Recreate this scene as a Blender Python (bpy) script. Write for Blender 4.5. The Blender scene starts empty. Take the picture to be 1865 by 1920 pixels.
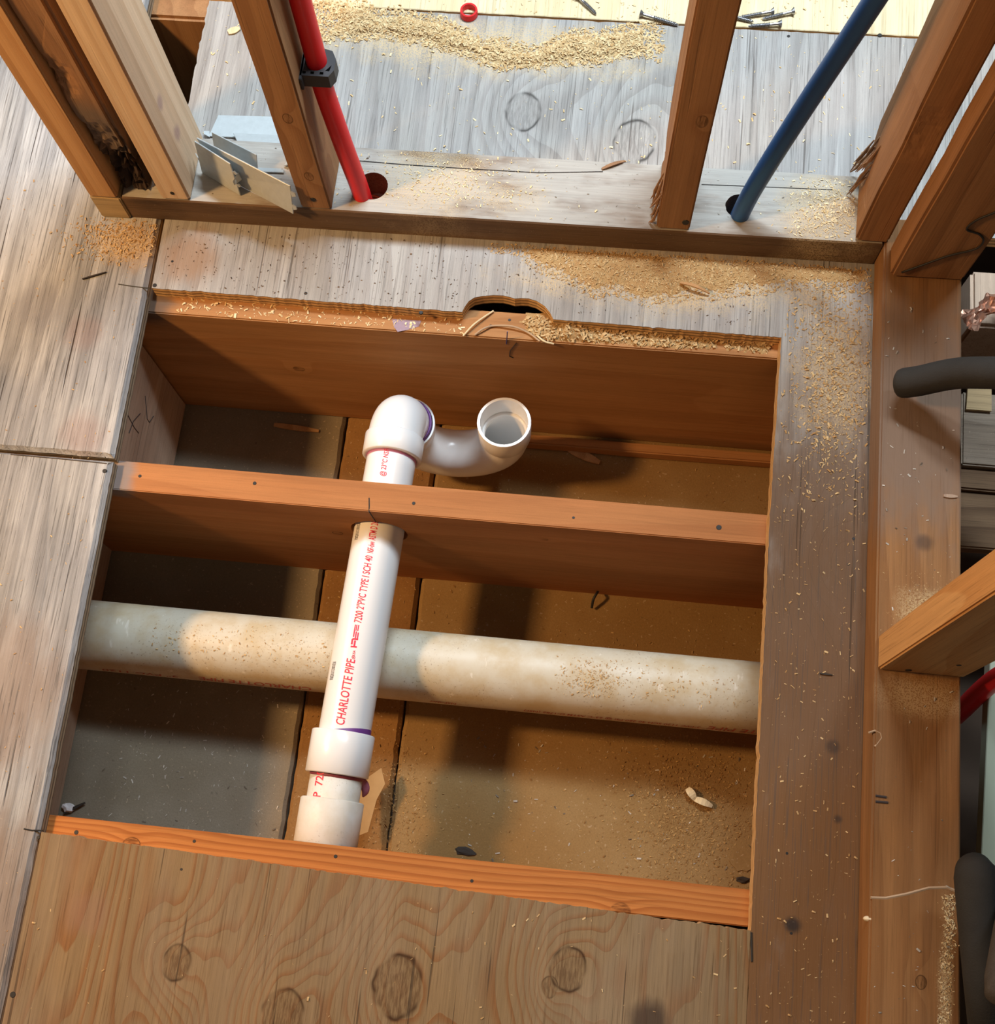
import bpy, bmesh, math, random
from math import sin, cos, pi, radians
from mathutils import Vector, Matrix, Euler, noise as mnoise

random.seed(11)
SC = bpy.context.scene
COL = SC.collection

# ------------------------------------------------------------------ camera, world, lights, exposure
CAM_P = (0.0, 0.0, 1.04)
F_PX, PP_Y = 1855.0, 1243.0
cd = bpy.data.cameras.new('camera')
cam = bpy.data.objects.new('camera', cd)
COL.objects.link(cam)
cam.location = CAM_P
cam.rotation_euler = (radians(13.03513), radians(2.24267), radians(6.04267))
cd.sensor_fit = 'HORIZONTAL'
cd.sensor_width = 36.0
cd.lens = F_PX / 1865.0 * 36.0
cd.shift_y = (PP_Y - 960.0) / 1865.0
cd.clip_start = 0.02
SC.camera = cam

W = bpy.data.worlds.new('world')
SC.world = W
W.use_nodes = True
W.node_tree.nodes['Background'].inputs[0].default_value = (0.95, 0.92, 0.90, 1)
W.node_tree.nodes['Background'].inputs[1].default_value = 0.065


def area_light(name, loc, target, sx, sy, power, color):
    l = bpy.data.lights.new(name, 'AREA')
    l.shape = 'RECTANGLE'
    l.size, l.size_y = sx, sy
    l.energy = power
    l.color = color
    o = bpy.data.objects.new(name, l)
    COL.objects.link(o)
    o.location = loc
    d = Vector(target) - Vector(loc)
    o.rotation_euler = d.to_track_quat('-Z', 'Y').to_euler()
    return o


# daylight of the wide window high in the next room, and the warm work lamp on the left
area_light('window_daylight', (0.20, 1.42, 1.75), (-0.05, 0.75, 0.0), 1.30, 0.18, 64, (0.78, 0.90, 1.0))
area_light('work_lamp', (-1.22, 0.30, 1.04), (0.0, 0.25, -0.1), 0.14, 0.14, 20, (1.0, 0.57, 0.23))
area_light('left_cool_fill', (-2.1, 1.25, 1.75), (-0.5, 0.5, 0.0), 1.3, 0.9, 20, (0.82, 0.92, 1.0))  # added cool fill for the left boards; no window seen there
area_light('room_lamp', (0.55, -1.35, 2.25), (0.0, 0.3, 0.0), 0.7, 0.7, 2.6, (1.0, 0.60, 0.28))

SC.view_settings.view_transform = 'Standard'
SC.view_settings.look = 'None'
SC.view_settings.gamma = 1.0
SC.view_settings.use_curve_mapping = False
SC.view_settings.exposure = 0.0

# ------------------------------------------------------------------ pixel -> place
RM = Euler((radians(13.03513), radians(2.24267), radians(6.04267))).to_matrix()


def ray(x, y):
    return RM @ Vector((x - 932.5, -(y - PP_Y), -F_PX))


def up(x, y, z=0.0):
    d = ray(x, y)
    t = (z - CAM_P[2]) / d.z
    return Vector(CAM_P) + d * t


def upY(x, y, Y):
    d = ray(x, y)
    return Vector(CAM_P) + d * (Y / d.y)


# ------------------------------------------------------------------ node helper
class Nt:
    def __init__(s, name):
        s.m = bpy.data.materials.new(name)
        s.m.use_nodes = True
        s.t = s.m.node_tree
        s.b = s.t.nodes['Principled BSDF']
        s._p = None

    def n(s, kind, **kw):
        nd = s.t.nodes.new(kind)
        for k, v in kw.items():
            setattr(nd, k, v)
        return nd

    def put(s, sock, v):
        if isinstance(v, bpy.types.NodeSocket):
            s.t.links.new(v, sock)
        elif isinstance(v, (tuple, list)):
            if sock.type == 'RGBA' and len(v) == 3:
                v = (*v, 1)
            sock.default_value = v
        else:
            sock.default_value = v

    def P(s):
        if s._p is None:
            tc = s.n('ShaderNodeTexCoord')
            s._p = tc.outputs['Object']
        return s._p

    def xyz(s):
        if not hasattr(s, '_xyz'):
            x = s.n('ShaderNodeSeparateXYZ')
            s.put(x.inputs[0], s.P())
            s._xyz = x.outputs[:]
        return s._xyz

    def op(s, o, a, b=None, c=None, clamp=False):
        nd = s.n('ShaderNodeMath', operation=o, use_clamp=clamp)
        s.put(nd.inputs[0], a)
        if b is not None:
            s.put(nd.inputs[1], b)
        if c is not None:
            s.put(nd.inputs[2], c)
        return nd.outputs[0]

    def add(s, a, b): return s.op('ADD', a, b)
    def sub(s, a, b): return s.op('SUBTRACT', a, b)
    def mul(s, a, b): return s.op('MULTIPLY', a, b)

    def comb(s, x, y, z):
        nd = s.n('ShaderNodeCombineXYZ')
        for i, v in enumerate((x, y, z)):
            s.put(nd.inputs[i], v)
        return nd.outputs[0]

    def scaled(s, sc, off=(0, 0, 0)):
        nd = s.n('ShaderNodeMapping')
        s.put(nd.inputs['Vector'], s.P())
        nd.inputs['Scale'].default_value = sc
        nd.inputs['Location'].default_value = off
        return nd.outputs[0]

    def noise(s, vec, scale=1.0, detail=3.0, rough=0.55, dist=0.0):
        nd = s.n('ShaderNodeTexNoise')
        s.put(nd.inputs['Vector'], vec)
        nd.inputs['Scale'].default_value = scale
        nd.inputs['Detail'].default_value = detail
        nd.inputs['Roughness'].default_value = rough
        nd.inputs['Distortion'].default_value = dist
        return nd.outputs['Fac']

    def ss(s, x, a, b, lo=0.0, hi=1.0):
        nd = s.n('ShaderNodeMapRange', interpolation_type='SMOOTHSTEP')
        s.put(nd.inputs['Value'], x)
        nd.inputs['From Min'].default_value = a
        nd.inputs['From Max'].default_value = b
        nd.inputs['To Min'].default_value = lo
        nd.inputs['To Max'].default_value = hi
        return nd.outputs['Result']

    def mix(s, f, a, b, mode='MIX'):
        nd = s.n('ShaderNodeMix', data_type='RGBA', blend_type=mode)
        s.put(nd.inputs[0], f)
        s.put(nd.inputs[6], a)
        s.put(nd.inputs[7], b)
        return nd.outputs[2]

    def bump(s, h, strength=0.3, dist=0.001):
        nd = s.n('ShaderNodeBump')
        s.put(nd.inputs['Height'], h)
        nd.inputs['Strength'].default_value = strength
        nd.inputs['Distance'].default_value = dist
        s.put(s.b.inputs['Normal'], nd.outputs[0])

    def set(s, **kw):
        names = dict(col='Base Color', rough='Roughness', metal='Metallic', spec='Specular IOR Level', sss='Subsurface Weight',
                     coat='Coat Weight')
        for k, v in kw.items():
            s.put(s.b.inputs[names[k]], v)


def wood(name, ax, light, dark, lin=10.0, amp=0.5, freq=9.0, ring=0.6, fiber=0.35, crack=0.5, blotch=0.35, tint=None,
         tint_amt=0.0, knots=(), rough=0.72, bump=0.35, ply_edge=None, stains_and_shade=(), dusts=(), seed=0.0, plane='XY', specks=0.0,
         crack_col=(0.035, 0.022, 0.014), low=(7.0, 1.2), streak=0.25,
         fine=0.3, knot_k=0.8, top_dust=None, band=0.25):
    """Sawn or rotary-cut timber: growth lines are contours of a stretched field, knots are bumps in that field."""
    t = Nt(name)
    X, Y, Z = t.xyz()
    g = {'X': X, 'Y': Y, 'Z': Z}[ax]
    oth = [a for a in 'XYZ' if a != ax]

    def sc(across, along):
        return tuple(along if a == ax else across for a in 'XYZ')
    pu, pv = {'X': X, 'Y': Y, 'Z': Z}[plane[0]], {'X': X, 'Y': Y, 'Z': Z}[plane[1]]
    off = (seed * 3.1, seed * 1.7, seed * 2.3)
    n_low = t.noise(t.scaled(sc(low[0], low[1]), off), 1, 2.0, 0.45)
    n_mid = t.noise(t.scaled(sc(26, 3.0), off), 1, 3.0, 0.5)
    across = {'X': X, 'Y': Y, 'Z': Z}[oth[0]]
    across2 = {'X': X, 'Y': Y, 'Z': Z}[oth[1]]
    field = t.add(t.mul(n_low, amp * 4), t.mul(n_mid, amp * 0.35))
    field = t.add(field, t.mul(t.add(across, t.mul(across2, 0.7)), lin * 0.1))
    core = None
    edge = None
    for (ku, kv, r) in knots:
        ea = 1.0 / r
        du = t.mul(t.sub(pu, ku), ea)
        dv = t.mul(t.sub(pv, kv), ea)
        if ax == plane[1]:
            dv = t.mul(dv, 0.8)
        else:
            du = t.mul(du, 0.8)
        wob = t.mul(t.sub(t.noise(t.scaled((60, 60, 60), off), 1, 1.0), 0.5), 0.5)
        d2 = t.add(t.add(t.mul(du, du), t.mul(dv, dv)), wob)
        w = t.op('EXPONENT', t.mul(d2, -0.16))
        field = t.add(field, t.mul(w, 0.8 if r > 0.009 else 0.25))
        c = t.ss(d2, 1.15, 0.8)
        e = t.op('EXPONENT', t.mul(t.op('POWER', t.sub(d2, 1.05), 2.0), -38.0))
        core = c if core is None else t.op('MAXIMUM', core, c)
        edge = e if edge is None else t.op('MAXIMUM', edge, e)
    s = t.op('FRACT', t.mul(field, freq * 0.33))
    s = t.mul(t.ss(s, band, 0.96), t.ss(s, 1.0, 0.96))
    fib = t.noise(t.scaled(sc(520, 9), off), 1, 3.0, 0.65)
    fib2 = t.noise(t.scaled(sc(1500, 40), off), 1, 2.0, 0.6)
    bl = t.noise(t.scaled(sc(9, 4), off), 1, 4.0, 0.6)
    col = t.mix(t.mul(s, ring), light, dark)
    if tint is not None:
        col = t.mix(t.mul(t.ss(bl, 0.38, 0.66), tint_amt), col, tint)
    k = t.add(1.0 - fiber * 0.5, t.mul(fib, fiber))
    k = t.mul(k, t.add(1.0 - blotch * 0.5, t.mul(t.noise(t.scaled(sc(18, 6), off), 1, 5.0, 0.65), blotch)))
    k = t.mul(k, t.add(0.93, t.mul(fib2, 0.14)))
    gr_ = t.noise(t.scaled((1700, 1700, 1700), off), 1, 2.0, 0.7)
    k = t.mul(k, t.add(0.86, t.mul(gr_, 0.28)))
    st_ = t.noise(t.scaled(sc(95, 2.6), off), 1, 4.0, 0.6)
    k = t.mul(k, t.add(1.0 - streak, t.mul(st_, 2 * streak)))
    col = t.mix(1.0, col, t.comb(k, k, k), 'MULTIPLY')
    if core is not None:
        kn = t.noise(t.scaled((260, 260, 260), off), 1, 3.0)
        kcol = t.mix(kn, tuple(c * 0.30 for c in dark), tuple(c * 0.95 for c in light))
        kfib = t.noise(t.scaled(sc(420, 60), off), 1, 3.0, 0.7)
        kcol = t.mix(t.ss(kfib, 0.35, 0.65), tuple(c * 0.34 for c in dark), tuple(c * 0.95 for c in light))
        arc = t.ss(t.noise(t.scaled((34, 34, 34), off), 1, 1.0), 0.36, 0.62)
        col = t.mix(t.mul(core, knot_k), col, kcol)
        col = t.mix(t.mul(t.mul(edge, arc), 0.85), col, tuple(c * 0.16 for c in dark))
    for (sx, sy, r, scol, amt) in stains_and_shade:
        d = t.op('SQRT', t.add(t.op('POWER', t.sub(pu, sx), 2.0), t.op('POWER', t.sub(pv, sy), 2.0)))
        d = t.add(t.mul(d, 1.0 / r), t.mul(t.sub(t.noise(t.scaled(sc(60, 22), off), 1, 4.0), 0.5), 0.9))
        col = t.mix(t.mul(t.ss(d, 1.1, 0.35), amt), col, scol)
    cr = t.noise(t.scaled(sc(190, 3.2), (off[0] + 5, off[1] + 2, off[2])), 1, 2.0, 0.6)
    crm = t.ss(cr, 0.665, 0.71)
    if crack > 0:
        col = t.mix(t.mul(crm, crack), col, crack_col)
    fl = t.noise(t.scaled(sc(620, 11), (off[0] + 1, off[1] + 7, off[2])), 1, 3.0, 0.6)
    flm = t.ss(fl, 0.575, 0.635)
    if fine > 0:
        col = t.mix(t.mul(flm, fine), col, tuple(c * 0.30 for c in dark))
    if top_dust is not None:
        g2 = t.n('ShaderNodeNewGeometry')
        z2 = t.n('ShaderNodeSeparateXYZ')
        t.put(z2.inputs[0], g2.outputs['True Normal'])
        dm = t.mul(t.ss(z2.outputs[2], 0.75, 0.97), t.ss(t.noise(t.scaled(sc(30, 9), off), 1, 4.0, 0.6), 0.22, 0.55))
        dk = t.add(0.72, t.mul(fib, 0.56))
        col = t.mix(t.mul(dm, top_dust[1]), col, t.mix(1.0, top_dust[0], t.comb(dk, dk, dk), 'MULTIPLY'))
    if specks > 0:
        sp = t.noise(t.scaled((420, 420, 420), off), 1, 2.0, 0.6)
        col = t.mix(t.mul(t.ss(sp, 0.68, 0.75), specks), col, (0.62, 0.50, 0.36))
        sp2 = t.noise(t.scaled((300, 300, 300), (3, 9, 1)), 1, 2.0, 0.6)
        col = t.mix(t.mul(t.ss(sp2, 0.70, 0.75), specks), col, (0.06, 0.04, 0.03))
    for (dx, dy, rx, ry, amt) in dusts:
        d = t.op('SQRT', t.add(t.op('POWER', t.mul(t.sub(pu, dx), 1 / rx), 2.0), t.op('POWER', t.mul(t.sub(pv, dy), 1 / ry), 2.0)))
        d = t.add(d, t.mul(t.sub(t.noise(t.scaled((30, 30, 30), off), 1, 4.0), 0.5), 1.2))
        gr = t.noise(t.scaled((700, 700, 700), off), 1, 2.0, 0.7)
        m = t.mul(t.ss(d, 1.15, 0.3), t.ss(gr, 0.38, 0.55))
        col = t.mix(t.mul(m, amt), col, (0.62, 0.46, 0.25))
    if ply_edge is not None:
        geo = t.n('ShaderNodeNewGeometry')
        nz = t.n('ShaderNodeSeparateXYZ')
        t.put(nz.inputs[0], geo.outputs['True Normal'])
        side = t.ss(t.op('ABSOLUTE', nz.outputs[2]), 0.5, 0.3)
        lay = t.ss(t.op('SINE', t.add(t.mul(Z, 1150.0), t.mul(n_mid, 3))), -0.3, 0.6)
        ecol = t.mix(lay, ply_edge, tuple(c * 0.42 for c in ply_edge))
        efib = t.noise(t.scaled((160, 160, 900), off), 1, 3.0, 0.6)
        ecol = t.mix(1.0, ecol, t.comb(*[t.add(0.6, t.mul(efib, 0.75))] * 3), 'MULTIPLY')
        col = t.mix(side, col, ecol)
    t.set(col=col, rough=rough, spec=0.16)
    h = t.sub(t.add(t.mul(fib, 0.6), t.mul(s, 0.25)), t.mul(crm, 1.2 if crack > 0 else 0.0))
    t.bump(h, bump, 0.0011)
    return t.m


def plain(name, col, rough=0.5, metal=0.0, spec=0.4, var=0.15, nscale=40.0, bumpn=0.0, bscale=300.0):
    t = Nt(name)
    n = t.noise(t.P(), nscale, 3.0)
    k = t.add(1 - var * 0.5, t.mul(n, var))
    t.set(col=t.mix(1.0, col, t.comb(k, k, k), 'MULTIPLY'), rough=rough, metal=metal, spec=spec)
    if bumpn:
        t.bump(t.noise(t.P(), bscale, 3.0), bumpn, 0.0008)
    return t.m


# ------------------------------------------------------------------ mesh helpers
def tag(o, label=None, cat=None, group=None, kind=None):
    if label:
        o['label'] = label
    if cat:
        o['category'] = cat
    if group:
        o['group'] = group
    if kind:
        o['kind'] = kind
    return o


def empty(name, loc=(0, 0, 0), label=None, cat=None, group=None, kind=None):
    o = bpy.data.objects.new(name, None)
    o.empty_display_size = 0.03
    o.location = loc
    COL.objects.link(o)
    return tag(o, label, cat, group, kind)


def obj(name, bm, mat, parent=None, smooth=False, label=None, cat=None, group=None, kind=None):
    """Links a bmesh built in world coordinates; object space stays equal to world space."""
    me = bpy.data.meshes.new(name)
    bmesh.ops.recalc_face_normals(bm, faces=bm.faces)
    bm.to_mesh(me)
    bm.free()
    if smooth:
        for p in me.polygons:
            p.use_smooth = True
    for m in (mat if isinstance(mat, (list, tuple)) else [mat]):
        me.materials.append(m)
    o = bpy.data.objects.new(name, me)
    COL.objects.link(o)
    if parent is not None:
        o.parent = parent
        off = Vector((0, 0, 0))
        q = parent
        while q is not None:
            off += q.location
            q = q.parent
        o.location = -off
    return tag(o, label, cat, group, kind)


def autosmooth(o, ang=40):
    me = o.data
    for p in me.polygons:
        p.use_smooth = True
    bm = bmesh.new()
    bm.from_mesh(me)
    for e in bm.edges:
        if len(e.link_faces) == 2 and e.calc_face_angle(0) > radians(ang):
            e.smooth = False
    bm.to_mesh(me)
    bm.free()
    return o


def box(x0, x1, y0, y1, z0, z1, bev=0.0015, bm=None, seg=2):
    own = bm is None
    b = bmesh.new()
    bmesh.ops.create_cube(b, size=1)
    for v in b.verts:
        v.co = Vector((x0 + (v.co.x + .5) * (x1 - x0), y0 + (v.co.y + .5) * (y1 - y0), z0 + (v.co.z + .5) * (z1 - z0)))
    if bev > 0:
        bmesh.ops.bevel(b, geom=list(b.edges), offset=bev, segments=seg, affect='EDGES', clamp_overlap=True)
    if own:
        return b
    tmp = bpy.data.meshes.new('tmp')
    b.to_mesh(tmp)
    b.free()
    bm.from_mesh(tmp)
    bpy.data.meshes.remove(tmp)
    return bm


def merge(bm, b):
    tmp = bpy.data.meshes.new('tmp')
    b.to_mesh(tmp)
    b.free()
    bm.from_mesh(tmp)
    bpy.data.meshes.remove(tmp)
    return bm


def rough_beam(x0, x1, y0, y1, z0, z1, bev=0.003, cut=0.06, amp=0.0007, dents=(), seed=0, rufn=0.25):
    """A timber with eased edges, cut into rings along its length so that it can be uneven; dents are (x, y, z, r, push)."""
    b = box(x0, x1, y0, y1, z0, z1, bev)
    dims = [x1 - x0, y1 - y0, z1 - z0]
    a = dims.index(max(dims))
    no = Vector((0, 0, 0))
    no[a] = 1
    lo = (x0, y0, z0)[a]
    n = int(dims[a] / cut)
    for i in range(1, n):
        co = Vector((x0, y0, z0))
        co[a] = lo + dims[a] * i / n
        bmesh.ops.bisect_plane(b, geom=b.verts[:] + b.edges[:] + b.faces[:], plane_co=co, plane_no=no)
    if dents:
        zmax = max(d[2] + d[3] for d in dents)
        for _ in range(2):
            es = [e for e in b.edges if all(any((v.co - Vector(d[:3])).length < d[3] * 1.5 for d in dents) for v in e.verts)]
            if es:
                bmesh.ops.subdivide_edges(b, edges=es, cuts=2, use_grid_fill=True)
    cx = Vector(((x0 + x1) / 2, (y0 + y1) / 2, (z0 + z1) / 2))
    for v in b.verts:
        p = v.co * 14 + Vector((seed * 7.3, seed * 2.1, 0))
        d = Vector((mnoise.noise(p), mnoise.noise(p + Vector((9, 0, 0))), mnoise.noise(p + Vector((0, 9, 0))))) * amp
        d[a] = 0
        v.co += d
        for (dx, dy, dz, r, push) in dents:
            q = v.co - Vector((dx, dy, dz))
            if q.length < r:
                ax = cx - v.co
                ax[a] = 0
                w = (1 - (q.length / r) ** 2)
                w *= 0.75 + rufn * mnoise.noise(v.co * 160)
                v.co += ax.normalized() * push * w
    return b


def prism(poly, z0, z1, holes=(), bev=0.0):
    """Extruded outline in XY with holes; bev eases the upper outer edge."""
    b = bmesh.new()

    def loop(pts, z):
        vs = [b.verts.new((p[0], p[1], z)) for p in pts]
        es = [b.edges.new((vs[i], vs[(i + 1) % len(vs)])) for i in range(len(vs))]
        return vs, es
    area = sum(poly[i][0] * poly[(i + 1) % len(poly)][1] - poly[(i + 1) % len(poly)][0] * poly[i][1] for i in range(len(poly)))
    sg = 1 if area > 0 else -1
    ins = []
    n = len(poly)
    for i in range(n):
        p0, p1, p2 = Vector(poly[i - 1][:2]), Vector(poly[i][:2]), Vector(poly[(i + 1) % n][:2])
        d1, d2 = (p1 - p0).normalized(), (p2 - p1).normalized()
        nn = Vector((-(d1.y + d2.y), d1.x + d2.x)) * sg
        if nn.length < 1e-6:
            nn = Vector((-d1.y, d1.x)) * sg
        nn.normalize()
        ins.append(tuple(p1 + nn * bev))
    top_v, top_e = loop(ins if bev > 0 else poly, z1)
    mid_v = None
    if bev > 0:
        mid_v, _ = loop(poly, z1 - bev)
    bot_v, bot_e = loop(poly, z0)
    ht, hb = [], []
    for h in holes:
        a = loop(h, z1)
        c = loop(h, z0)
        ht.append(a)
        hb.append(c)
    bmesh.ops.triangle_fill(b, edges=top_e + [e for h in ht for e in h[1]], use_beauty=True, use_dissolve=False)
    bmesh.ops.triangle_fill(b, edges=bot_e + [e for h in hb for e in h[1]], use_beauty=True, use_dissolve=False)

    def wall(a, c):
        for i in range(len(a)):
            j = (i + 1) % len(a)
            b.faces.new((a[i], a[j], c[j], c[i]))
    if mid_v:
        wall(top_v, mid_v)
        wall(mid_v, bot_v)
    else:
        wall(top_v, bot_v)
    for a, c in zip(ht, hb):
        wall(a[0], c[0])
    return b


def circ(cx, cy, r, n=28, rnd=0.0):
    return [(cx + r * (1 + rnd * mnoise.noise(Vector((i * .9, cx * 50, 0)))) * cos(2 * pi * i / n),
             cy + r * (1 + rnd * mnoise.noise(Vector((i * .9, cx * 50, 4)))) * sin(2 * pi * i / n)) for i in range(n)]


def jag(p, q, step=0.004, amp=0.0004, sd=0):
    """Points from p up to (not including) q along a slightly splintered line."""
    p, q = Vector(p), Vector(q)
    d = q - p
    n = max(1, int(d.length / step))
    nn = Vector((-d.y, d.x)).normalized()
    out = []
    rr = random.Random(sd + int(abs(p.x) * 1000))
    for i in range(n):
        a = 0 if i == 0 else (rr.random() - .5) * 2 * amp * (3.0 if rr.random() < .06 else 1)
        out.append(tuple(p + d * (i / n) + nn * a))
    return out


def swap(b, order):
    for v in b.verts:
        v.co = Vector([v.co[i] for i in order])
    return b


def frames(path):
    pts = [Vector(p) for p in path]
    T = []
    for i in range(len(pts)):
        a = pts[max(0, i - 1)]
        c = pts[min(len(pts) - 1, i + 1)]
        T.append((c - a).normalized())
    ref = Vector((0, 0, 1)) if abs(T[0].z) < 0.9 else Vector((1, 0, 0))
    N = [(ref - T[0] * ref.dot(T[0])).normalized()]
    for i in range(1, len(pts)):
        v = N[-1] - T[i] * N[-1].dot(T[i])
        N.append(v.normalized())
    return pts, T, N


def sweep(path, rad, seg=24, cap=True, inner=None, bm=None):
    """Tube along a path; rad is a number or one per point. inner gives a bore (radii) and makes open annular ends."""
    b = bm or bmesh.new()
    pts, T, N = frames(path)
    m = len(pts)
    rad = [rad] * m if not isinstance(rad, (list, tuple)) else rad

    def rings(rr):
        out = []
        for i in range(m):
            B = T[i].cross(N[i])
            out.append([b.verts.new(pts[i] + (N[i] * cos(2 * pi * k / seg) + B * sin(2 * pi * k / seg)) * rr[i]) for k in range(seg)])
        return out

    def skin(rs):
        for i in range(len(rs) - 1):
            for k in range(seg):
                b.faces.new((rs[i][k], rs[i][(k + 1) % seg], rs[i + 1][(k + 1) % seg], rs[i + 1][k]))
    ro = rings(rad)
    skin(ro)
    if inner is not None:
        inner = [inner] * m if not isinstance(inner, (list, tuple)) else inner
        ri = rings(inner)
        skin(ri)
        for e in (0, -1):
            for k in range(seg):
                b.faces.new((ro[e][k], ro[e][(k + 1) % seg], ri[e][(k + 1) % seg], ri[e][k]))
    elif cap:
        b.faces.new(ro[0])
        b.faces.new(ro[-1])
    return b


def smooth_path(ctrl, n=8):
    c = [Vector(p) for p in ctrl]
    c = [c[0] * 2 - c[1]] + c + [c[-1] * 2 - c[-2]]
    out = []
    for i in range(1, len(c) - 2):
        for k in range(n):
            t = k / n
            p0, p1, p2, p3 = c[i - 1], c[i], c[i + 1], c[i + 2]
            out.append(0.5 * ((2 * p1) + (p2 - p0) * t + (2 * p0 - 5 * p1 + 4 * p2 - p3) * t * t + (3 * p1 - p0 - 3 * p2 + p3) * t ** 3))
    out.append(c[-2])
    return out


def text_mesh(body, size, shear=0.0, sx=1.0, spacing=1.0):
    cu = bpy.data.curves.new('t', 'FONT')
    cu.body = body
    cu.size = size / 0.7      # cap height
    cu.shear = shear
    cu.space_character = spacing
    cu.offset = size * 0.018
    cu.resolution_u = 3
    o = bpy.data.objects.new('t', cu)
    COL.objects.link(o)
    dg = bpy.context.evaluated_depsgraph_get()
    dg.update()
    me = bpy.data.meshes.new_from_object(o.evaluated_get(dg))
    bpy.data.objects.remove(o)
    bpy.data.curves.remove(cu)
    b = bmesh.new()
    b.from_mesh(me)
    bpy.data.meshes.remove(me)
    for v in b.verts:
        v.co.x *= sx
    for k in range(1, 6):
        bmesh.ops.bisect_plane(b, geom=b.verts[:] + b.edges[:] + b.faces[:], plane_co=(0, size * k / 5, 0), plane_no=(0, 1, 0))
    return b


# ------------------------------------------------------------------ materials
KN_BOT = [(-0.359, -0.109, 0.014), (-0.131, -0.107, 0.024), (0.038, -0.072, 0.017), (0.021, -0.091, 0.008), (-0.243, -0.147, 0.020)]
KN_BACK = [(-0.108, 0.935, 0.021), (0.032, 0.902, 0.024), (0.292, 0.383, 0.020)]
M_LEFT = wood('weathered_floor_wood', 'Y', (0.40, 0.40, 0.392), (0.205, 0.195, 0.185), lin=70, amp=0.35, freq=16, streak=0.55, ring=0.45, fine=0.55, fiber=0.85,
              crack=0.9, blotch=0.95, tint=(0.24, 0.25, 0.27), tint_amt=0.55, rough=0.8, bump=0.75, ply_edge=(0.36, 0.29, 0.20), seed=1,
              stains_and_shade=[(-0.575, 0.46, 0.035, (0.30, 0.15, 0.11), 0.32), (-0.60, 0.59, 0.03, (0.30, 0.17, 0.13), 0.28),
                      (-0.70, 0.50, 0.05, (0.20, 0.22, 0.25), 0.5), (-0.66, 0.62, 0.04, (0.22, 0.22, 0.24), 0.5),
                      (-0.56, 0.71, 0.04, (0.32, 0.17, 0.06), 0.6), (-0.62, 0.15, 0.11, (0.24, 0.17, 0.125), 0.6),
                      (-0.60, -0.10, 0.16, (0.21, 0.145, 0.10), 0.75)], specks=0.25,
              dusts=[(-0.575, 0.715, 0.05, 0.035, 0.7)])
M_MAIN = wood('old_plywood', 'Y', (0.345, 0.33, 0.305), (0.225, 0.20, 0.18), streak=0.30, fine=0.4, knot_k=0.35, lin=80, amp=0.34, freq=14, ring=0.5, fiber=0.6, crack=0.55, blotch=0.5,
              tint=(0.36, 0.35, 0.35), tint_amt=0.35, knots=KN_BACK, rough=0.75, bump=0.5, ply_edge=(0.74, 0.47, 0.22), seed=2, specks=0.12,
              stains_and_shade=[(-0.49, 0.70, 0.045, (0.30, 0.16, 0.07), 0.6), (0.28, 0.17, 0.24, (0.155, 0.080, 0.036), 0.93), (0.28, -0.10, 0.22, (0.19, 0.09, 0.032), 0.93), (0.28, 0.04, 0.20, (0.17, 0.083, 0.033), 0.9), (0.28, 0.30, 0.18, (0.15, 0.082, 0.042), 0.9), (0.258, -0.005, 0.011, (0.03, 0.024, 0.022), 0.9), (0.300, 0.105, 0.006, (0.04, 0.03, 0.025), 0.7), (0.292, 0.18, 0.009, (0.04, 0.03, 0.026), 0.6),  # wide right-strip entries: browner wood plus weaker daylight put into the colour
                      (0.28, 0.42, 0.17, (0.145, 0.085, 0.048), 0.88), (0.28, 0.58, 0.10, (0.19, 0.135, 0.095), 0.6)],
              dusts=[(0.08, 0.715, 0.20, 0.05, 0.85), (0.28, 0.62, 0.05, 0.10, 0.55), (-0.16, 1.03, 0.26, 0.05, 0.8), (-0.27, 0.80, 0.1, 0.05, 0.4)])
M_BOT = wood('plywood_sheet', 'Y', (0.225, 0.145, 0.070), (0.195, 0.078, 0.024), lin=80, amp=0.38, freq=19, band=0.5, ring=0.75, fine=0.35, knot_k=0.6, fiber=0.55, crack=0.6, blotch=0.45,
             tint=(0.235, 0.172, 0.108), tint_amt=0.6, knots=KN_BOT, rough=0.72, bump=0.5, ply_edge=(0.62, 0.38, 0.18), seed=3, low=(11.0, 2.0),
             stains_and_shade=[(0.123, -0.112, 0.026, (0.055, 0.035, 0.025), 0.85), (-0.46, -0.07, 0.03, (0.25, 0.14, 0.09), 0.45)])
M_NEW = wood('new_plywood', 'Y', (0.74, 0.61, 0.38), (0.64, 0.49, 0.27), lin=20, amp=0.3, freq=9, ring=0.45, fiber=0.25, crack=0.12, blotch=0.2,
             rough=0.7, bump=0.2, ply_edge=(0.72, 0.52, 0.28), seed=4)
M_JOIST_T = wood('fir_joist_back', 'X', (0.40, 0.20, 0.08), (0.30, 0.13, 0.045), fine=0.12, lin=60, amp=0.3, freq=10, ring=0.4, fiber=0.3, crack=0.08, blotch=0.3,
                 knots=[(-0.375, -0.125, 0.006)], plane='XZ', rough=0.72, bump=0.2, seed=5,
                 dusts=[], stains_and_shade=[(-0.535, -0.018, 0.035, (0.10, 0.085, 0.075), 0.8)])
M_JOIST_M = wood('fir_joist_middle', 'X', (0.405, 0.172, 0.062), (0.32, 0.12, 0.04), fine=0.12, lin=60, amp=0.25, freq=10, ring=0.4, fiber=0.35, crack=0.06, blotch=0.25,
                 knots=[(-0.285, -0.10, 0.005), (-0.03, -0.06, 0.003)], plane='XZ', rough=0.7, bump=0.2, seed=6, stains_and_shade=[(-0.53, -0.018, 0.024, (0.24, 0.205, 0.19), 0.9)])
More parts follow.
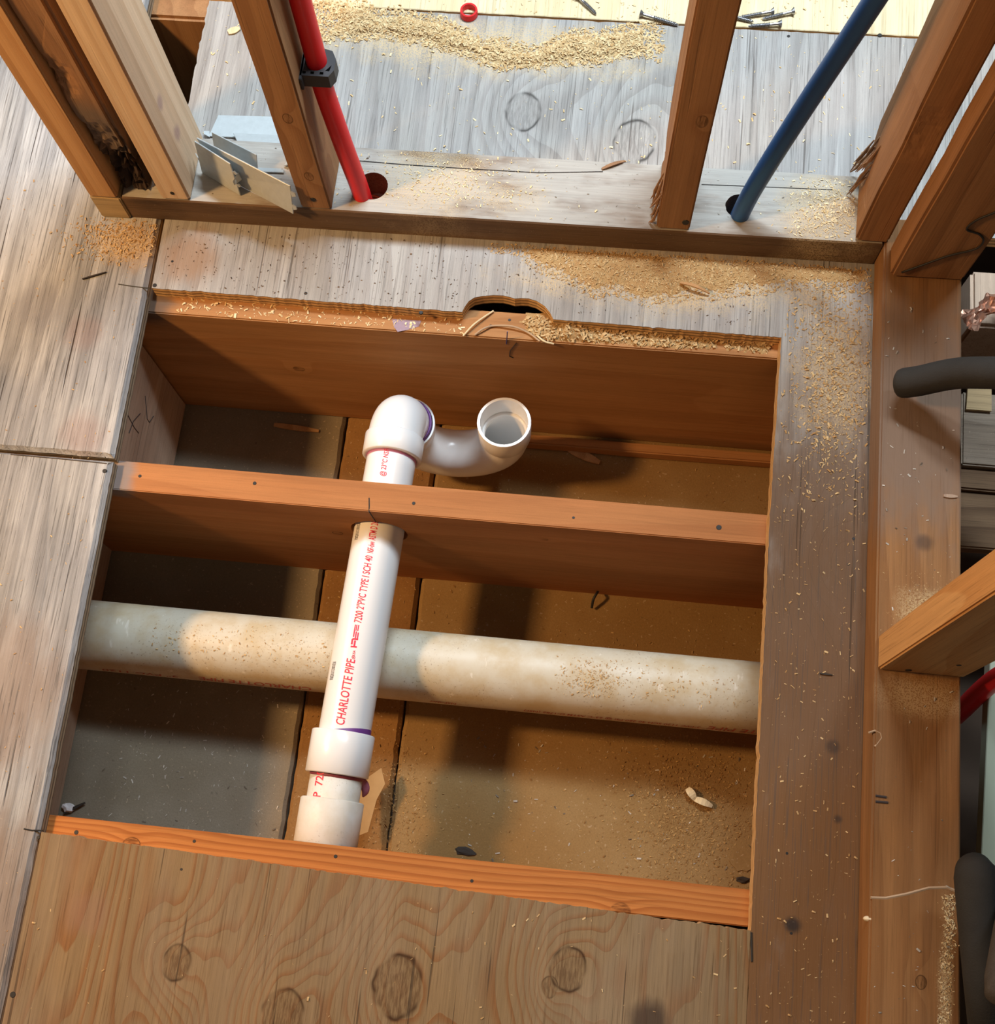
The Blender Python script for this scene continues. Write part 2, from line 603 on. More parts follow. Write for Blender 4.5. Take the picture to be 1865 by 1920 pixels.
M_JOIST_B = wood('fir_joist_front', 'X', (0.44, 0.165, 0.042), (0.27, 0.075, 0.014), lin=520, amp=0.55, freq=11, ring=0.7, low=(16, 1.6), fine=0.15, fiber=0.3, crack=0.05, blotch=0.2,
                 knots=[(-0.435, 0.004, 0.007), (0.087, -0.010, 0.008)], plane='XY', rough=0.62, bump=0.2, seed=7)
M_BLOCK = wood('block_wood', 'Y', (0.46, 0.34, 0.25), (0.34, 0.22, 0.15), lin=14, amp=0.3, freq=9, ring=0.5, fiber=0.4, crack=0.2, blotch=0.5, seed=8, bump=0.3)
M_PLATE = wood('old_sill_wood', 'X', (0.17, 0.105, 0.062), (0.10, 0.058, 0.032), top_dust=((0.40, 0.385, 0.35), 0.92), lin=90, amp=0.5, freq=9, ring=0.55, fiber=0.4, crack=0.35, blotch=0.5,
               rough=0.75, bump=0.4, seed=9, specks=0.2,
               stains_and_shade=[(-0.53, 0.79, 0.05, (0.04, 0.028, 0.022), 0.85)],
               dusts=[(-0.2, 0.80, 0.09, 0.06, 0.45), (0.26, 0.79, 0.07, 0.06, 0.6), (-0.1, 0.785, 0.05, 0.03, 0.25)])
M_PLATE_R = wood('side_sill_wood', 'Y', (0.28, 0.135, 0.050), (0.20, 0.085, 0.028), fine=0.2, lin=110, amp=0.35, freq=10, ring=0.5, fiber=0.4, crack=0.12, blotch=0.4,
                 tint=(0.23, 0.13, 0.065), tint_amt=0.5, rough=0.7, bump=0.25, seed=10, specks=0.05,
                 knots=[(0.372, -0.045, 0.005)],
                 stains_and_shade=[(0.365, 0.54, 0.17, (0.21, 0.145, 0.105), 0.85), (0.372, 0.40, 0.012, (0.05, 0.035, 0.03), 0.6)],
                 dusts=[(0.38, 0.325, 0.04, 0.03, 0.7), (0.37, 0.235, 0.05, 0.03, 0.5), (0.395, -0.06, 0.008, 0.10, 0.6)])
M_STUD_A = wood('pine_stud', 'Z', (0.50, 0.29, 0.135), (0.38, 0.19, 0.075), fine=0.12, lin=110, amp=0.5, freq=10, ring=0.6, fiber=0.3, crack=0.05, blotch=0.2, seed=11, bump=0.2)
M_STUD_B = wood('rotten_stud', 'Z', (0.30, 0.165, 0.085), (0.20, 0.10, 0.05), lin=14, amp=0.4, freq=9, ring=0.5, fiber=0.5, crack=0.3, blotch=0.5, seed=12, bump=0.5,
                plane='XZ', stains_and_shade=[(-0.545, 0.06, 0.075, (0.025, 0.018, 0.015), 0.95), (-0.56, 0.14, 0.05, (0.13, 0.105, 0.085), 0.8)])
M_STUD_C = wood('new_pine_stud', 'Z', (0.66, 0.50, 0.34), (0.52, 0.34, 0.20), fine=0.05, lin=170, amp=0.3, freq=11, ring=0.5, fiber=0.25, crack=0.02, blotch=0.15, seed=13, bump=0.2,
                plane='YZ', stains_and_shade=[(0.79, 0.10, 0.012, (0.36, 0.24, 0.22), 0.7), (0.785, 0.15, 0.010, (0.38, 0.26, 0.24), 0.7)])
M_STUD_D = wood('brown_stud', 'Z', (0.33, 0.175, 0.08), (0.22, 0.10, 0.042), fine=0.2, lin=90, amp=0.45, freq=9, ring=0.5, fiber=0.35, crack=0.06, blotch=0.35, seed=14, bump=0.25,
                plane='XZ', knots=[(-0.330, 0.090, 0.005), (-0.333, 0.175, 0.005), (0.090, 0.20, 0.006)])
M_STUD_F = wood('corner_stud_wood', 'Z', (0.31, 0.155, 0.068), (0.21, 0.095, 0.038), fine=0.2, lin=90, amp=0.45, freq=9, ring=0.5, fiber=0.4, crack=0.15, blotch=0.4, seed=15, bump=0.35)
M_STUD_H = wood('fresh_fir_stud', 'Z', (0.58, 0.33, 0.135), (0.47, 0.22, 0.07), lin=16, amp=0.7, freq=7, ring=0.6, fiber=0.25, crack=0.0, blotch=0.15, seed=16, bump=0.15)
M_END = wood('pale_block', 'X', (0.42, 0.31, 0.17), (0.33, 0.23, 0.12), lin=14, amp=0.3, freq=9, ring=0.4, fiber=0.3, crack=0.1, blotch=0.3, seed=17, bump=0.2)
M_LATH = wood('grey_board', 'X', (0.17, 0.105, 0.058), (0.085, 0.046, 0.024), lin=90, amp=0.4, freq=10, ring=0.6, fiber=0.6, crack=0.5, blotch=0.5, seed=18, bump=0.5)


def ceiling_mat(name, base, dusty, seed, speck):
    t = Nt(name)
    o = (seed, seed * 2, 0)
    a = t.noise(t.scaled((6, 6, 6), o), 1, 4.0)
    c = t.mix(t.ss(a, 0.35, 0.65), base, dusty)
    f = t.noise(t.scaled((420, 420, 420), o), 1, 3.0, 0.7)
    k = t.add(0.75, t.mul(f, 0.5))
    c = t.mix(1.0, c, t.comb(k, k, k), 'MULTIPLY')
    s = t.noise(t.scaled((230, 230, 230), o), 1, 2.0, 0.6)
    c = t.mix(t.mul(t.ss(s, 0.66, 0.72), speck), c, (0.62, 0.5, 0.34))
    s2 = t.noise(t.scaled((140, 140, 140), (4, 4, seed)), 1, 3.0, 0.6)
    c = t.mix(t.mul(t.ss(s2, 0.68, 0.74), speck), c, (0.05, 0.035, 0.025))
    t.set(col=c, rough=0.9, spec=0.15)
    t.bump(f, 0.4, 0.001)
    return t.m


M_CEIL = ceiling_mat('dusty_ceiling_board', (0.25, 0.145, 0.052), (0.29, 0.185, 0.078), 1, 0.3)
M_CEIL_L = ceiling_mat('grey_cool_lit_board', (0.20, 0.165, 0.115), (0.25, 0.215, 0.16), 2, 0.35)  # greyer left board, with the cool daylight there put into its colour
M_CEIL_MID = ceiling_mat('brown_ceiling_board', (0.30, 0.165, 0.06), (0.22, 0.11, 0.038), 5, 0.5)


def pvc(name, col, dirt=0.0, prim=None):
    t = Nt(name)
    X, Y, Z = t.xyz()
    c = col
    if dirt:
        a = t.noise(t.scaled((22, 22, 22)), 1, 5.0, 0.65)
        c = t.mix(t.mul(t.ss(a, 0.36, 0.68), dirt), c, (0.50, 0.39, 0.22))
        b_ = t.noise(t.scaled((330, 330, 330)), 1, 3.0, 0.7)
        c = t.mix(t.mul(t.mul(t.ss(b_, 0.60, 0.68), t.ss(t.noise(t.scaled((13, 13, 13), (2, 0, 0)), 1, 3.0), 0.42, 0.6)), dirt), c, (0.24, 0.17, 0.10))
        s = t.noise(t.scaled((90, 25, 90), (1, 5, 2)), 1, 3.0, 0.6)
        c = t.mix(t.mul(t.ss(s, 0.66, 0.72), dirt * 0.6), c, (0.86, 0.83, 0.75))
        t.set(rough=t.add(0.32, t.mul(a, 0.35)))
    else:
        t.set(rough=0.24)
    t.set(col=c, spec=0.5)
    t.b.inputs['Subsurface Weight'].default_value = 0.0
    return t.m


M_PVC = pvc('white_pvc', (0.80, 0.80, 0.79))
M_PVC_OLD = pvc('scuffed_pvc', (0.72, 0.70, 0.64), 0.35)
M_PVC_DIRTY = pvc('dirty_pvc', (0.60, 0.56, 0.45), 0.75)
M_RED = plain('red_print', (0.70, 0.03, 0.07), 0.5, var=0.3, nscale=300)
M_REDDIM = plain('worn_red_print', (0.42, 0.10, 0.07), 0.6, var=0.4, nscale=400)
M_INK = plain('black_print', (0.09, 0.085, 0.08), 0.6)
M_PRIMER = plain('purple_primer', (0.13, 0.035, 0.20), 0.45, var=0.4, nscale=120)
M_PEX_RED = plain('red_pex', (0.78, 0.018, 0.022), 0.38, var=0.08)
M_PEX_BLUE = plain('blue_pex', (0.030, 0.115, 0.30), 0.42, var=0.1)
M_BLACK = plain('black_plastic', (0.03, 0.03, 0.032), 0.4)
M_FOAM = plain('black_foam', (0.024, 0.023, 0.021), 0.85, var=0.5, nscale=60, bumpn=0.4, bscale=600)
M_FOAM_OLD = plain('dusty_foam', (0.055, 0.045, 0.035), 0.9, var=0.7, nscale=120, bumpn=0.6, bscale=500)
M_ZINC = plain('galvanised_steel', (0.52, 0.57, 0.58), 0.38, metal=0.25, var=0.25, nscale=160)
M_STICKER = plain('paper_sticker', (0.80, 0.80, 0.82), 0.6, var=0.04)
M_STEEL = plain('screw_steel', (0.36, 0.36, 0.37), 0.35, metal=0.9, var=0.3, nscale=500)
M_NAIL = plain('dark_nail', (0.02, 0.018, 0.016), 0.6)
M_GREEN = plain('pale_green_board', (0.40, 0.44, 0.33), 0.8, var=0.12, nscale=30)
M_CARD = plain('brown_paper', (0.45, 0.29, 0.13), 0.85, var=0.25, nscale=80)
M_DARK = plain('dark_debris', (0.035, 0.025, 0.018), 0.8, var=0.6, nscale=200)
M_FOILC = plain('crumpled_foil', (0.46, 0.25, 0.17), 0.35, metal=0.7, var=0.7, nscale=220)
M_SOIL = plain('void_floor', (0.07, 0.045, 0.03), 0.95, var=0.5, nscale=30)
M_PENCIL = plain('pencil_mark', (0.05, 0.04, 0.04), 0.7)
M_GLUE = plain('dried_glue', (0.46, 0.32, 0.20), 0.5, var=0.2)


def chip_mat(name, a, b_):
    t = Nt(name)
    g = t.n('ShaderNodeNewGeometry')
    c = t.mix(g.outputs['Random Per Island'], a, b_)
    t.set(col=c, rough=0.85, spec=0.15)
    return t.m


M_CHIP = chip_mat('wood_shavings', (0.66, 0.48, 0.25), (0.40, 0.22, 0.08))
M_CHIP_BAY = chip_mat('bay_crumbs', (0.46, 0.29, 0.115), (0.22, 0.11, 0.035))
M_CHIP_PALE = chip_mat('pale_shavings', (0.80, 0.68, 0.44), (0.62, 0.42, 0.19))
M_CHIP_RIDGE = chip_mat('golden_shavings', (0.74, 0.58, 0.33), (0.48, 0.29, 0.12))
M_CHIP_GREY = chip_mat('mixed_debris', (0.70, 0.66, 0.58), (0.12, 0.09, 0.06))
M_CHIP_DARK = chip_mat('dark_specks', (0.16, 0.09, 0.045), (0.05, 0.03, 0.02))


def dust_mat(name='sawdust_heap', lo=(0.44, 0.28, 0.115), hi=(0.76, 0.60, 0.34), blot=(0.50, 0.30, 0.13)):
    t = Nt(name)
    a = t.noise(t.P(), 900, 2.0, 0.7)
    b_ = t.noise(t.P(), 45, 3.0)
    c = t.mix(a, lo, hi)
    c = t.mix(t.mul(t.ss(b_, 0.45, 0.7), 0.5), c, blot)
    t.set(col=c, rough=0.95, spec=0.1)
    t.bump(a, 0.9, 0.0015)
    return t.m


M_DUST = dust_mat()
M_DUST2 = dust_mat('orange_sawdust', (0.36, 0.20, 0.075), (0.64, 0.44, 0.21), (0.42, 0.22, 0.085))

# ------------------------------------------------------------------ floor
T = 0.016
floor = empty('floor', (0, 0, 0), 'worn wooden subfloor of old plywood with a large square hole cut in it', 'floor', kind='structure')
# left strip, saw-kerf between the two panels
pA = [(-1.6, 0.4335), *jag((-1.6, 0.4335), (-0.5335, 0.4350), 0.01, 0.0004, 1)[1:], *jag((-0.5335, 0.4350), (-0.5345, 0.650), 0.006, 0.0003, 2),
      (-0.5355, 0.650), (-0.5375, 0.84), (-0.612, 0.84), (-0.612, 1.4), (-1.6, 1.4)]
obj('floor_panel', prism(pA, -T, 0, bev=0.0045), M_LEFT, floor)
pB = [(-1.6, -0.6), (-0.5325, -0.6), *jag((-0.5325, -0.6), (-0.5312, 0.006), 0.01, 0.0004, 3)[1:], (-0.530, 0.010), *jag((-0.530, 0.012), (-0.5335, 0.4305), 0.006, 0.0003, 4),
      (-0.5335, 0.4308), (-1.6, 0.4295)]
obj('floor_panel', prism(pB, -T, 0, bev=0.0045), M_LEFT, floor)
notch = [(-0.152, 0.6535), (-0.150, 0.660), (-0.146, 0.668), (-0.140, 0.6735), (-0.130, 0.6765), (-0.118, 0.6785), (-0.106, 0.6790), (-0.0975, 0.6775), (-0.092, 0.6760),
         (-0.085, 0.6772), (-0.076, 0.6775), (-0.066, 0.6750), (-0.056, 0.6690), (-0.049, 0.6610), (-0.0445, 0.6530)]
hole_back = jag((-0.5285, 0.6555), (-0.153, 0.6535), 0.004, 0.0006, 5) + notch + jag((-0.0443, 0.6525), (0.2200, 0.6505), 0.004, 0.0004, 6)
pC = hole_back + jag((0.2200, 0.6505), (0.2165, 0.42), 0.006, 0.0004, 7) + jag((0.2165, 0.42), (0.2185, -0.6), 0.006, 0.0004, 8) + [
    (0.2185, -0.6), (0.4085, -0.6), (0.4085, 0.80), (0.75, 0.80), (0.75, 1.0755)] + jag((0.75, 1.0755), (-0.5305, 1.0755), 0.008, 0.0005, 9)[1:] + \
    jag((-0.5305, 1.0755), (-0.5310, 0.845), 0.006, 0.0012, 10) + [(-0.5310, 0.845)]
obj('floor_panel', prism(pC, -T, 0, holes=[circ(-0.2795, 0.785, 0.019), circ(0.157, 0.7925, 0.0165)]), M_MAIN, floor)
pD = [(-0.5270, -0.6), (0.2168, -0.6), (0.2168, -0.0150)] + jag((0.2168, -0.0150), (-0.5268, 0.0065), 0.0035, 0.0007, 11)[1:] + [(-0.5268, 0.0065)]
obj('floor_panel', prism(pD, -T, 0), M_BOT, floor)
pE = jag((-0.5300, 1.0785), (0.75, 1.0785), 0.01, 0.0004, 12) + [(0.75, 1.0785), (0.75, 1.9), (-0.53, 1.9)]
obj('floor_panel', prism(pE, -T, 0.0005, bev=0.0008), M_NEW, floor, label='new yellow plywood sheet')
pF = jag((-1.6, 1.415), (-0.612, 1.415), 0.01, 0.001, 13) + [(-0.612, 1.100)] + jag((-0.612, 1.100), (-0.535, 1.095), 0.004, 0.002, 14) + [(-0.535, 1.9), (-1.6, 1.9)]
obj('floor_panel', prism(pF, -T, 0.0), M_JOIST_M, floor)
# saw chip by the corner and cross cut marks
def mark_line(name, pts, r, mat, parent=None, **kw):
    return obj(name, sweep([Vector(p) for p in pts], r, 6), mat, parent, **kw)
mark_line('pencil_line', [up(x, y, 0.0002) for x, y in ((20, 852), (110, 860), (200, 869))], 0.0006, M_PENCIL, floor)
mark_line('saw_cut', [up(x, y, 0.0) for x, y in ((222, 533), (248, 537), (282, 541))], 0.0007, M_NAIL, floor)
mark_line('saw_cut', [up(x, y, 0.0) for x, y in ((45, 1554), (60, 1557), (80, 1557))], 0.0009, M_NAIL, floor)
mark_line('saw_cut', [up(x, y, 0.0003) for x, y in ((1408, 1748), (1409, 1803))], 0.0011, M_NAIL, floor)


def nail_mesh(r, h, z=0.0):
    b = bmesh.new()
    bmesh.ops.create_cone(b, cap_ends=True, segments=10, radius1=r, radius2=r * 0.8, depth=h)
    for v in b.verts:
        v.co.z += z
    return b


NAIL = bpy.data.meshes.new('nail')
bb = nail_mesh(0.0023, 0.0008)
bb.to_mesh(NAIL)
bb.free()
NAIL.materials.append(M_NAIL)


def nail(p, parent, s=1.0, normal=(0, 0, 1)):
    o = bpy.data.objects.new('nail', NAIL)
    COL.objects.link(o)
    o.parent = parent
    off = Vector((0, 0, 0))
    q = parent
    while q is not None:
        off += q.location
        q = q.parent
    o.location = Vector(p) - off
    o.scale = (s, s, s)
    o.rotation_euler = Vector(normal).to_track_quat('Z', 'Y').to_euler()
    return o


for x, y, s in ((196, 883, 1.3), (573, 550, 1.0), (290, 535, 1.3), (789, 586, 1.2), (323, 490, 0.8), (1600, 1010, 0.8), (1590, 1058, 0.7), (1483, 1750, 0.7),
                (1475, 1600, 0.7), (72, 1570, 0.9), (340, 1630, 0.7), (24, 1865, 1.5), (1185, 30, 1.1), (1478, 68, 1.0)):
    nail(up(x, y, 0.0), floor, s)
for x, y in ((1462, 42), (1649, 66)):
    nail(up(x, y, 0.0006), floor, 1.3)

# ------------------------------------------------------------------ ceiling below the joists
ceil = empty('ceiling', (0, 0, -0.255), 'dusty back of the ceiling boards below the floor joists', 'ceiling', kind='structure')
ZC = -0.255
obj('ceiling_board', prism(jag((-1.6, -0.5), (-0.3375, -0.5), 0.2) + jag((-0.3375, -0.5), (-0.3375, 1.3), 0.012, 0.0008, 21) + [(-0.3375, 1.3), (-1.6, 1.3)], ZC - 0.016, ZC, bev=0.004), M_CEIL_L, ceil)
obj('ceiling_board', prism([(-0.3345, -0.5)] + jag((-0.2010, -0.5), (-0.2010, 1.3), 0.012, 0.0008, 22) + [(-0.2010, 1.3)] + jag((-0.3345, 1.3), (-0.3345, -0.5), 0.012, 0.0008, 23), ZC - 0.016, ZC - 0.001, bev=0.005), M_CEIL_MID, ceil)
obj('ceiling_board', prism([(-0.1980, -0.5), (0.40, -0.5), (0.40, 1.3)] + jag((-0.1980, 1.3), (-0.1980, -0.5), 0.012, 0.0008, 24), ZC - 0.016, ZC, bev=0.005), M_CEIL, ceil)
obj('backing_board', box(-1.6, 0.42, -0.5, 1.3, ZC - 0.03, ZC - 0.018, 0), M_SOIL, ceil)


def joist_with_hole(x0, x1, y0, y1, z0, z1, hx, hz, r):
    outer = [(x0, z0), (x1, z0), (x1, z1 - 0.0012), (x1, z1), (x0, z1)]
    outer = [(x0, z0), (x1, z0), (x1, z1), (x0, z1)]
    b = prism(outer, y0, y1, holes=[circ(hx, hz, r, 36, 0.02)])
    for v in b.verts:
        v.co = Vector((v.co.x, v.co.z, v.co.y))
    es = [e for e in b.edges if all(abs(v.co.z - z1) < 1e-6 for v in e.verts) and abs(e.verts[0].co.x - e.verts[1].co.x) > 0.5]
    bmesh.ops.bevel(b, geom=es, offset=0.0012, segments=2, affect='EDGES')
    return b


ZJ = -T
PIPE2_J = (-0.2305, -0.0825)
j0 = obj('floor_joist', rough_beam(-1.6, 0.36, 0.632, 0.668, ZC, ZJ, 0.0015, 0.08, 0.0006), M_JOIST_T,
         label='floor joist at the back of the hole, directly below the stud wall', cat='joist', group='floor joists')
j1 = obj('floor_joist', joist_with_hole(-1.6, 0.36, 0.402, 0.438, ZC, ZJ, PIPE2_J[0], PIPE2_J[1], 0.0345), M_JOIST_M,
         label='orange floor joist across the middle of the hole, bored for the white pipe', cat='joist', group='floor joists')
j2 = obj('floor_joist', joist_with_hole(-1.6, 0.36, -0.012, 0.0255, ZC, ZJ, -0.2435, -0.0905, 0.0385), M_JOIST_B,
         label='bright orange floor joist along the near edge of the hole with a knot', cat='joist', group='floor joists')
j3 = obj('floor_joist', rough_beam(-1.2, 0.36, 1.061, 1.098, ZC, ZJ, 0.004, 0.06, 0.001, seed=3), M_STUD_D,
         label='brown joist down in the dark opening behind the three studs', cat='joist', group='floor joists')
obj('rim_joist', box(0.3605, 0.398, -0.5, 1.3, ZC, -0.018, 0.002), M_JOIST_M, label='dark rim joist below the side sill plate at right', cat='joist')
for p, s in (((-0.505, 0.421), 1), ((-0.369, 0.424), 1.1), ((-0.182, 0.416), 1.0), ((0.001, 0.415), 0.8), ((0.164, 0.418), 1.5)):
    nail((*p, ZJ), j1, s)
for p, s in (((-0.497, 0.010), 1.2), ((-0.368, 0.014), 0.9), ((-0.215, 0.014), 1.0), ((-0.069, 0.004), 0.9)):
    nail((*p, ZJ), j2, s)
# hairline check in the middle joist above the bore
ck = [(-0.2340, 0.4180, ZJ), (-0.2325, 0.4080, ZJ + 0.0002), (-0.2320, 0.4018, ZJ - 0.0005), (-0.2305, 0.4018, -0.035), (-0.2290, 0.4018, -0.050)]
mark_line('crack', ck, 0.0007, M_NAIL, j1)
# purple patch, old glue and the drilled notch on the back joist
for x, y in ((920, 611), (996, 617), (955, 600)):
    nail(up(x, y, ZJ), j0, 0.9)
b = bmesh.new()
px = [up(x, y, ZJ + 0.0004) for x, y in ((735, 598), (790, 601), (785, 612), (762, 619), (745, 622), (738, 612))]
b.faces.new([b.verts.new(p) for p in px])
r_ = bmesh.ops.extrude_face_region(b, geom=b.faces[:])
for v in r_['geom']:
    if isinstance(v, bmesh.types.BMVert):
        v.co.z -= 0.0006
obj('primer_stain', b, plain('faded_primer', (0.30, 0.22, 0.27), 0.7, var=0.4, nscale=200), j0)
# mark on joist face, pencil 'x' on block
mark_line('pencil_mark', [upY(x, y, 0.6316) for x, y in ((968, 643), (956, 658), (955, 668), (962, 671))], 0.0006, M_PENCIL, j0)
mark_line('pencil_mark', [upY(x, y, 0.6316) for x, y in ((951, 622), (950, 636), (949, 645))], 0.0006, plain('blue_pencil', (0.06, 0.06, 0.22), 0.7), j0)

bl = obj('end_block', rough_beam(-0.61, -0.570, 0.4385, 0.6315, ZC + 0.004, ZJ, 0.004, 0.03, 0.001, seed=4), M_BLOCK,
         label='pale blocking closing the left end of the narrow back bay, pencil marked', cat='blocking')
b = prism([(0.026, ZC + 0.003), (0.4015, ZC + 0.003), (0.4015, ZJ), (0.026, ZJ)], -0.675, -0.637, holes=[circ(0.258, -0.160, 0.050, 30)])
for v in b.verts:
    v.co = Vector((v.co.z, v.co.x, v.co.y))
obj('end_block', b, M_BLOCK, label='shadowed blocking at the left end of the wide bay around the big pipe', cat='blocking')


def upX(x, y, X):
    d = ray(x, y)
    return Vector(CAM_P) + d * (X / d.x)


for pts in (((238, 775), (252, 802), (260, 812)), ((263, 775), (250, 790), (242, 812)), ((272, 742), (276, 785), (280, 792), (288, 780))):
    mark_line('pencil_mark', [upX(x, y, -0.5695) for x, y in pts], 0.0005, M_PENCIL, bl)
obj('batten', rough_beam(-0.10, 0.36, 0.606, 0.620, ZC, ZC + 0.018, 0.002, 0.04, 0.001), M_JOIST_T,
    label='thin batten lying along the foot of the back joist', cat='batten')

# ------------------------------------------------------------------ sill plates
HP = 0.036
b = prism([(-0.5700, 0.7500), (0.3215, 0.7545), (0.3215, 0.8430), (-0.5700, 0.8385)], 0.0, HP, holes=[circ(-0.2715, 0.7875, 0.0185), circ(0.157, 0.7925, 0.0155, 28, 0.05)], bev=0.0018)
sp = obj('sill_plate', b, M_PLATE, label='grey dusty sill plate of the stud wall with two drilled pipe holes', cat='sill plate')
mark_line('crack', [up(x, y, HP + 0.0001) for x, y in ((640, 299), (760, 309), (900, 318), (1010, 324), (1130, 322))], 0.0006, M_NAIL, sp)
mark_line('crack', [up(x, y, HP + 0.0001) for x, y in ((1315, 346), (1420, 350), (1560, 356))], 0.0005, M_NAIL, sp)
b = rough_beam(0.3225, 0.4090, -0.6, 0.790, 0.0, HP, 0.0022, 0.05, 0.0005, seed=2)
spr = obj('sill_plate', b, M_PLATE_R, label='long orange-brown sill plate running down the right side of the floor', cat='sill plate')
for pts in (((1641, 1492), (1661, 1495)), ((1641, 1503), (1664, 1505))):
    mark_line('felt_mark', [up(x, y, HP + 0.0002) for x, y in pts], 0.0014, M_PENCIL, spr)
mark_line('glue_smear', [up(x, y, HP - 0.0009) for x, y in ((1632, 1683), (1660, 1684), (1700, 1676), (1740, 1665), (1775, 1664), (1795, 1672))], 0.0016, M_GLUE, spr)
mark_line('glue_smear', [up(x, y, HP - 0.0009) for x, y in ((1628, 1374), (1640, 1370), (1650, 1375), (1652, 1384), (1640, 1400))], 0.0012, M_GLUE, spr)
b = bmesh.new()
bmesh.ops.create_uvsphere(b, u_segments=12, v_segments=8, radius=1)
c0 = up(1629, 1723, 0.030)
for v in b.verts:
    v.co = c0 + Vector((v.co.x * 0.006, v.co.y * 0.003, v.co.z * 0.004))
obj('glue_drop', b, plain('pale_glue', (0.75, 0.62, 0.42), 0.4), spr, True)
obj('sill_plate', box(-0.6085, -0.5715, 0.7475, 0.838, 0.0, HP, 0.0015), M_END, label='short yellowish plate end block below the leftmost stud', cat='sill plate')

# ------------------------------------------------------------------ studs
ZT = 2.4
GS = 'studs of the back wall'
obj('wall_stud', rough_beam(-0.6080, -0.5730, 0.7480, 0.838, HP, ZT, 0.002, 0.08, 0.0006, seed=5), M_STUD_A,
    label='light orange leftmost stud standing on the short yellowish end block', cat='stud', group=GS)
obj('wall_stud', rough_beam(-0.5725, -0.5330, 0.7560, 0.838, HP, ZT, 0.004, 0.05, 0.002, dents=[(-0.566, 0.756, 0.10, 0.055, 0.010), (-0.548, 0.756, 0.06, 0.05, 0.012), (-0.572, 0.757, 0.21, 0.03, 0.006)], seed=6, rufn=0.9), M_STUD_B,
    label='dark stud with a black rotten foot between two lighter studs', cat='stud', group=GS)
sC = obj('wall_stud', rough_beam(-0.5200, -0.4850, 0.7510, 0.840, HP, ZT, 0.0025, 0.08, 0.0003, seed=7), M_STUD_C,
         label='pale new pine stud with a whitish right face beside the metal plates', cat='stud', group=GS)
sD = obj('wall_stud', rough_beam(-0.3510, -0.3150, 0.7520, 0.841, HP, ZT, 0.002, 0.05, 0.0008, dents=[(-0.315, 0.838, 0.07, 0.03, 0.004)], seed=8), M_STUD_D,
         label='brown stud that carries the red tube and its black clip', cat='stud', group=GS)
sE = obj('wall_stud', rough_beam(0.0640, 0.1020, 0.7560, 0.845, HP, ZT, 0.002, 0.05, 0.0007, dents=[(0.064, 0.842, 0.06, 0.03, 0.008)], seed=9), M_STUD_D,
         label='brown stud between the red and blue tubes with a splintered foot', cat='stud', group=GS)
sF = obj('wall_stud', rough_beam(0.2900, 0.3270, 0.7560, 0.848, HP, ZT, 0.003, 0.04, 0.0012,
                                 dents=[(0.290, 0.757, 0.20, 0.04, 0.004), (0.290, 0.845, 0.06, 0.035, 0.010)], seed=10), M_STUD_F,
         label='chipped corner stud at the right end of the back wall, right of the blue tube', cat='stud', group=GS)
sG = obj('wall_stud', rough_beam(0.3290, 0.4100, 0.7140, 0.7520, HP, ZT, 0.003, 0.05, 0.0009, dents=[(0.329, 0.752, 0.19, 0.02, 0.002)], seed=11), M_STUD_F,
         label='dark orange stud on the side plate, first from the corner, with a wire on it', cat='stud', group='studs of the right wall')
sH = obj('wall_stud', rough_beam(0.3250, 0.4120, 0.2580, 0.2945, HP, ZT, 0.002, 0.08, 0.0003, seed=12), M_STUD_H,
         label='clean yellow fir stud on the right sill plate near the red tube', cat='stud', group='studs of the right wall')
# splinters at the foot of two studs
def splinters(parent, cx, cy, z0, z1, n, sd, dirx):
    rr = random.Random(sd)
    b = bmesh.new()
    for i in range(n):
        z = z0 + (z1 - z0) * rr.random()
        y = cy - rr.random() * 0.035
        l = 0.010 + 0.02 * rr.random()
        p = [Vector((cx, y, z + l)), Vector((cx + dirx * (0.003 + 0.004 * rr.random()), y, z)), Vector((cx + dirx * (0.006 + 0.006 * rr.random()), y + 0.002, max(HP + 0.001, z - l)))]
        sweep(p, [0.0008, 0.0018, 0.0004], 5, bm=b)
    obj('splinters', b, M_STUD_B, parent, kind='stuff')


splinters(sE, 0.064, 0.790, 0.04, 0.075, 9, 1, -1)
splinters(sF, 0.290, 0.845, 0.045, 0.10, 14, 2, -1)
for (x, z, o, yy, s) in ((-0.3335, 0.052, sD, 0.7518, 1.6), (-0.503, 0.048, sC, 0.7508, 1.2), (0.096, 0.050, sE, 0.7558, 2.0), (0.353, 0.045, sH, 0.2578, 1.6), (0.388, 0.082, sH, 0.2578, 1.2)):
    nail((x, yy, z), o, s, (0, -1, 0))
# wire stapled on the dark stud
wp = smooth_path([upY(x, y, 0.7125) for x, y in ((1690, 511), (1740, 493), (1780, 479), (1828, 467), (1843, 452), (1835, 439), (1812, 430), (1830, 413), (1865, 398), (1900, 380))], 5)
obj('wire', sweep(wp, 0.0011, 8), M_NAIL, smooth=True, label='thin dark bent wire on the front of the dark orange stud', cat='wire')

# ------------------------------------------------------------------ white drain line with trap
drain = empty('drain_pipe', (-0.2305, 0.42, -0.0825), 'white two inch drain pipe with elbow and open trap bend crossing the bays', 'pipe')
Q0 = Vector((-0.2265, 0.515, -0.0790))       # into the elbow
Q1 = Vector((-0.2405, 0.118, -0.0885))       # into the coupling
AX = (Q1 - Q0).normalized()
R2 = 0.0301
pp = obj('pipe', sweep([Q0 + (Q1 - Q0) * (i / 12) for i in range(13)], R2, 48, inner=0.0262), M_PVC, drain, True)


def along(t_):      # point on pipe axis at world Y
    k = (t_ - Q0.y) / (Q1.y - Q0.y)
    return Q0 + (Q1 - Q0) * k


def on_pipe2(s_y, phi, r=R2):
    c = along(s_y)
    return c + Vector((sin(phi), 0, cos(phi))) * r


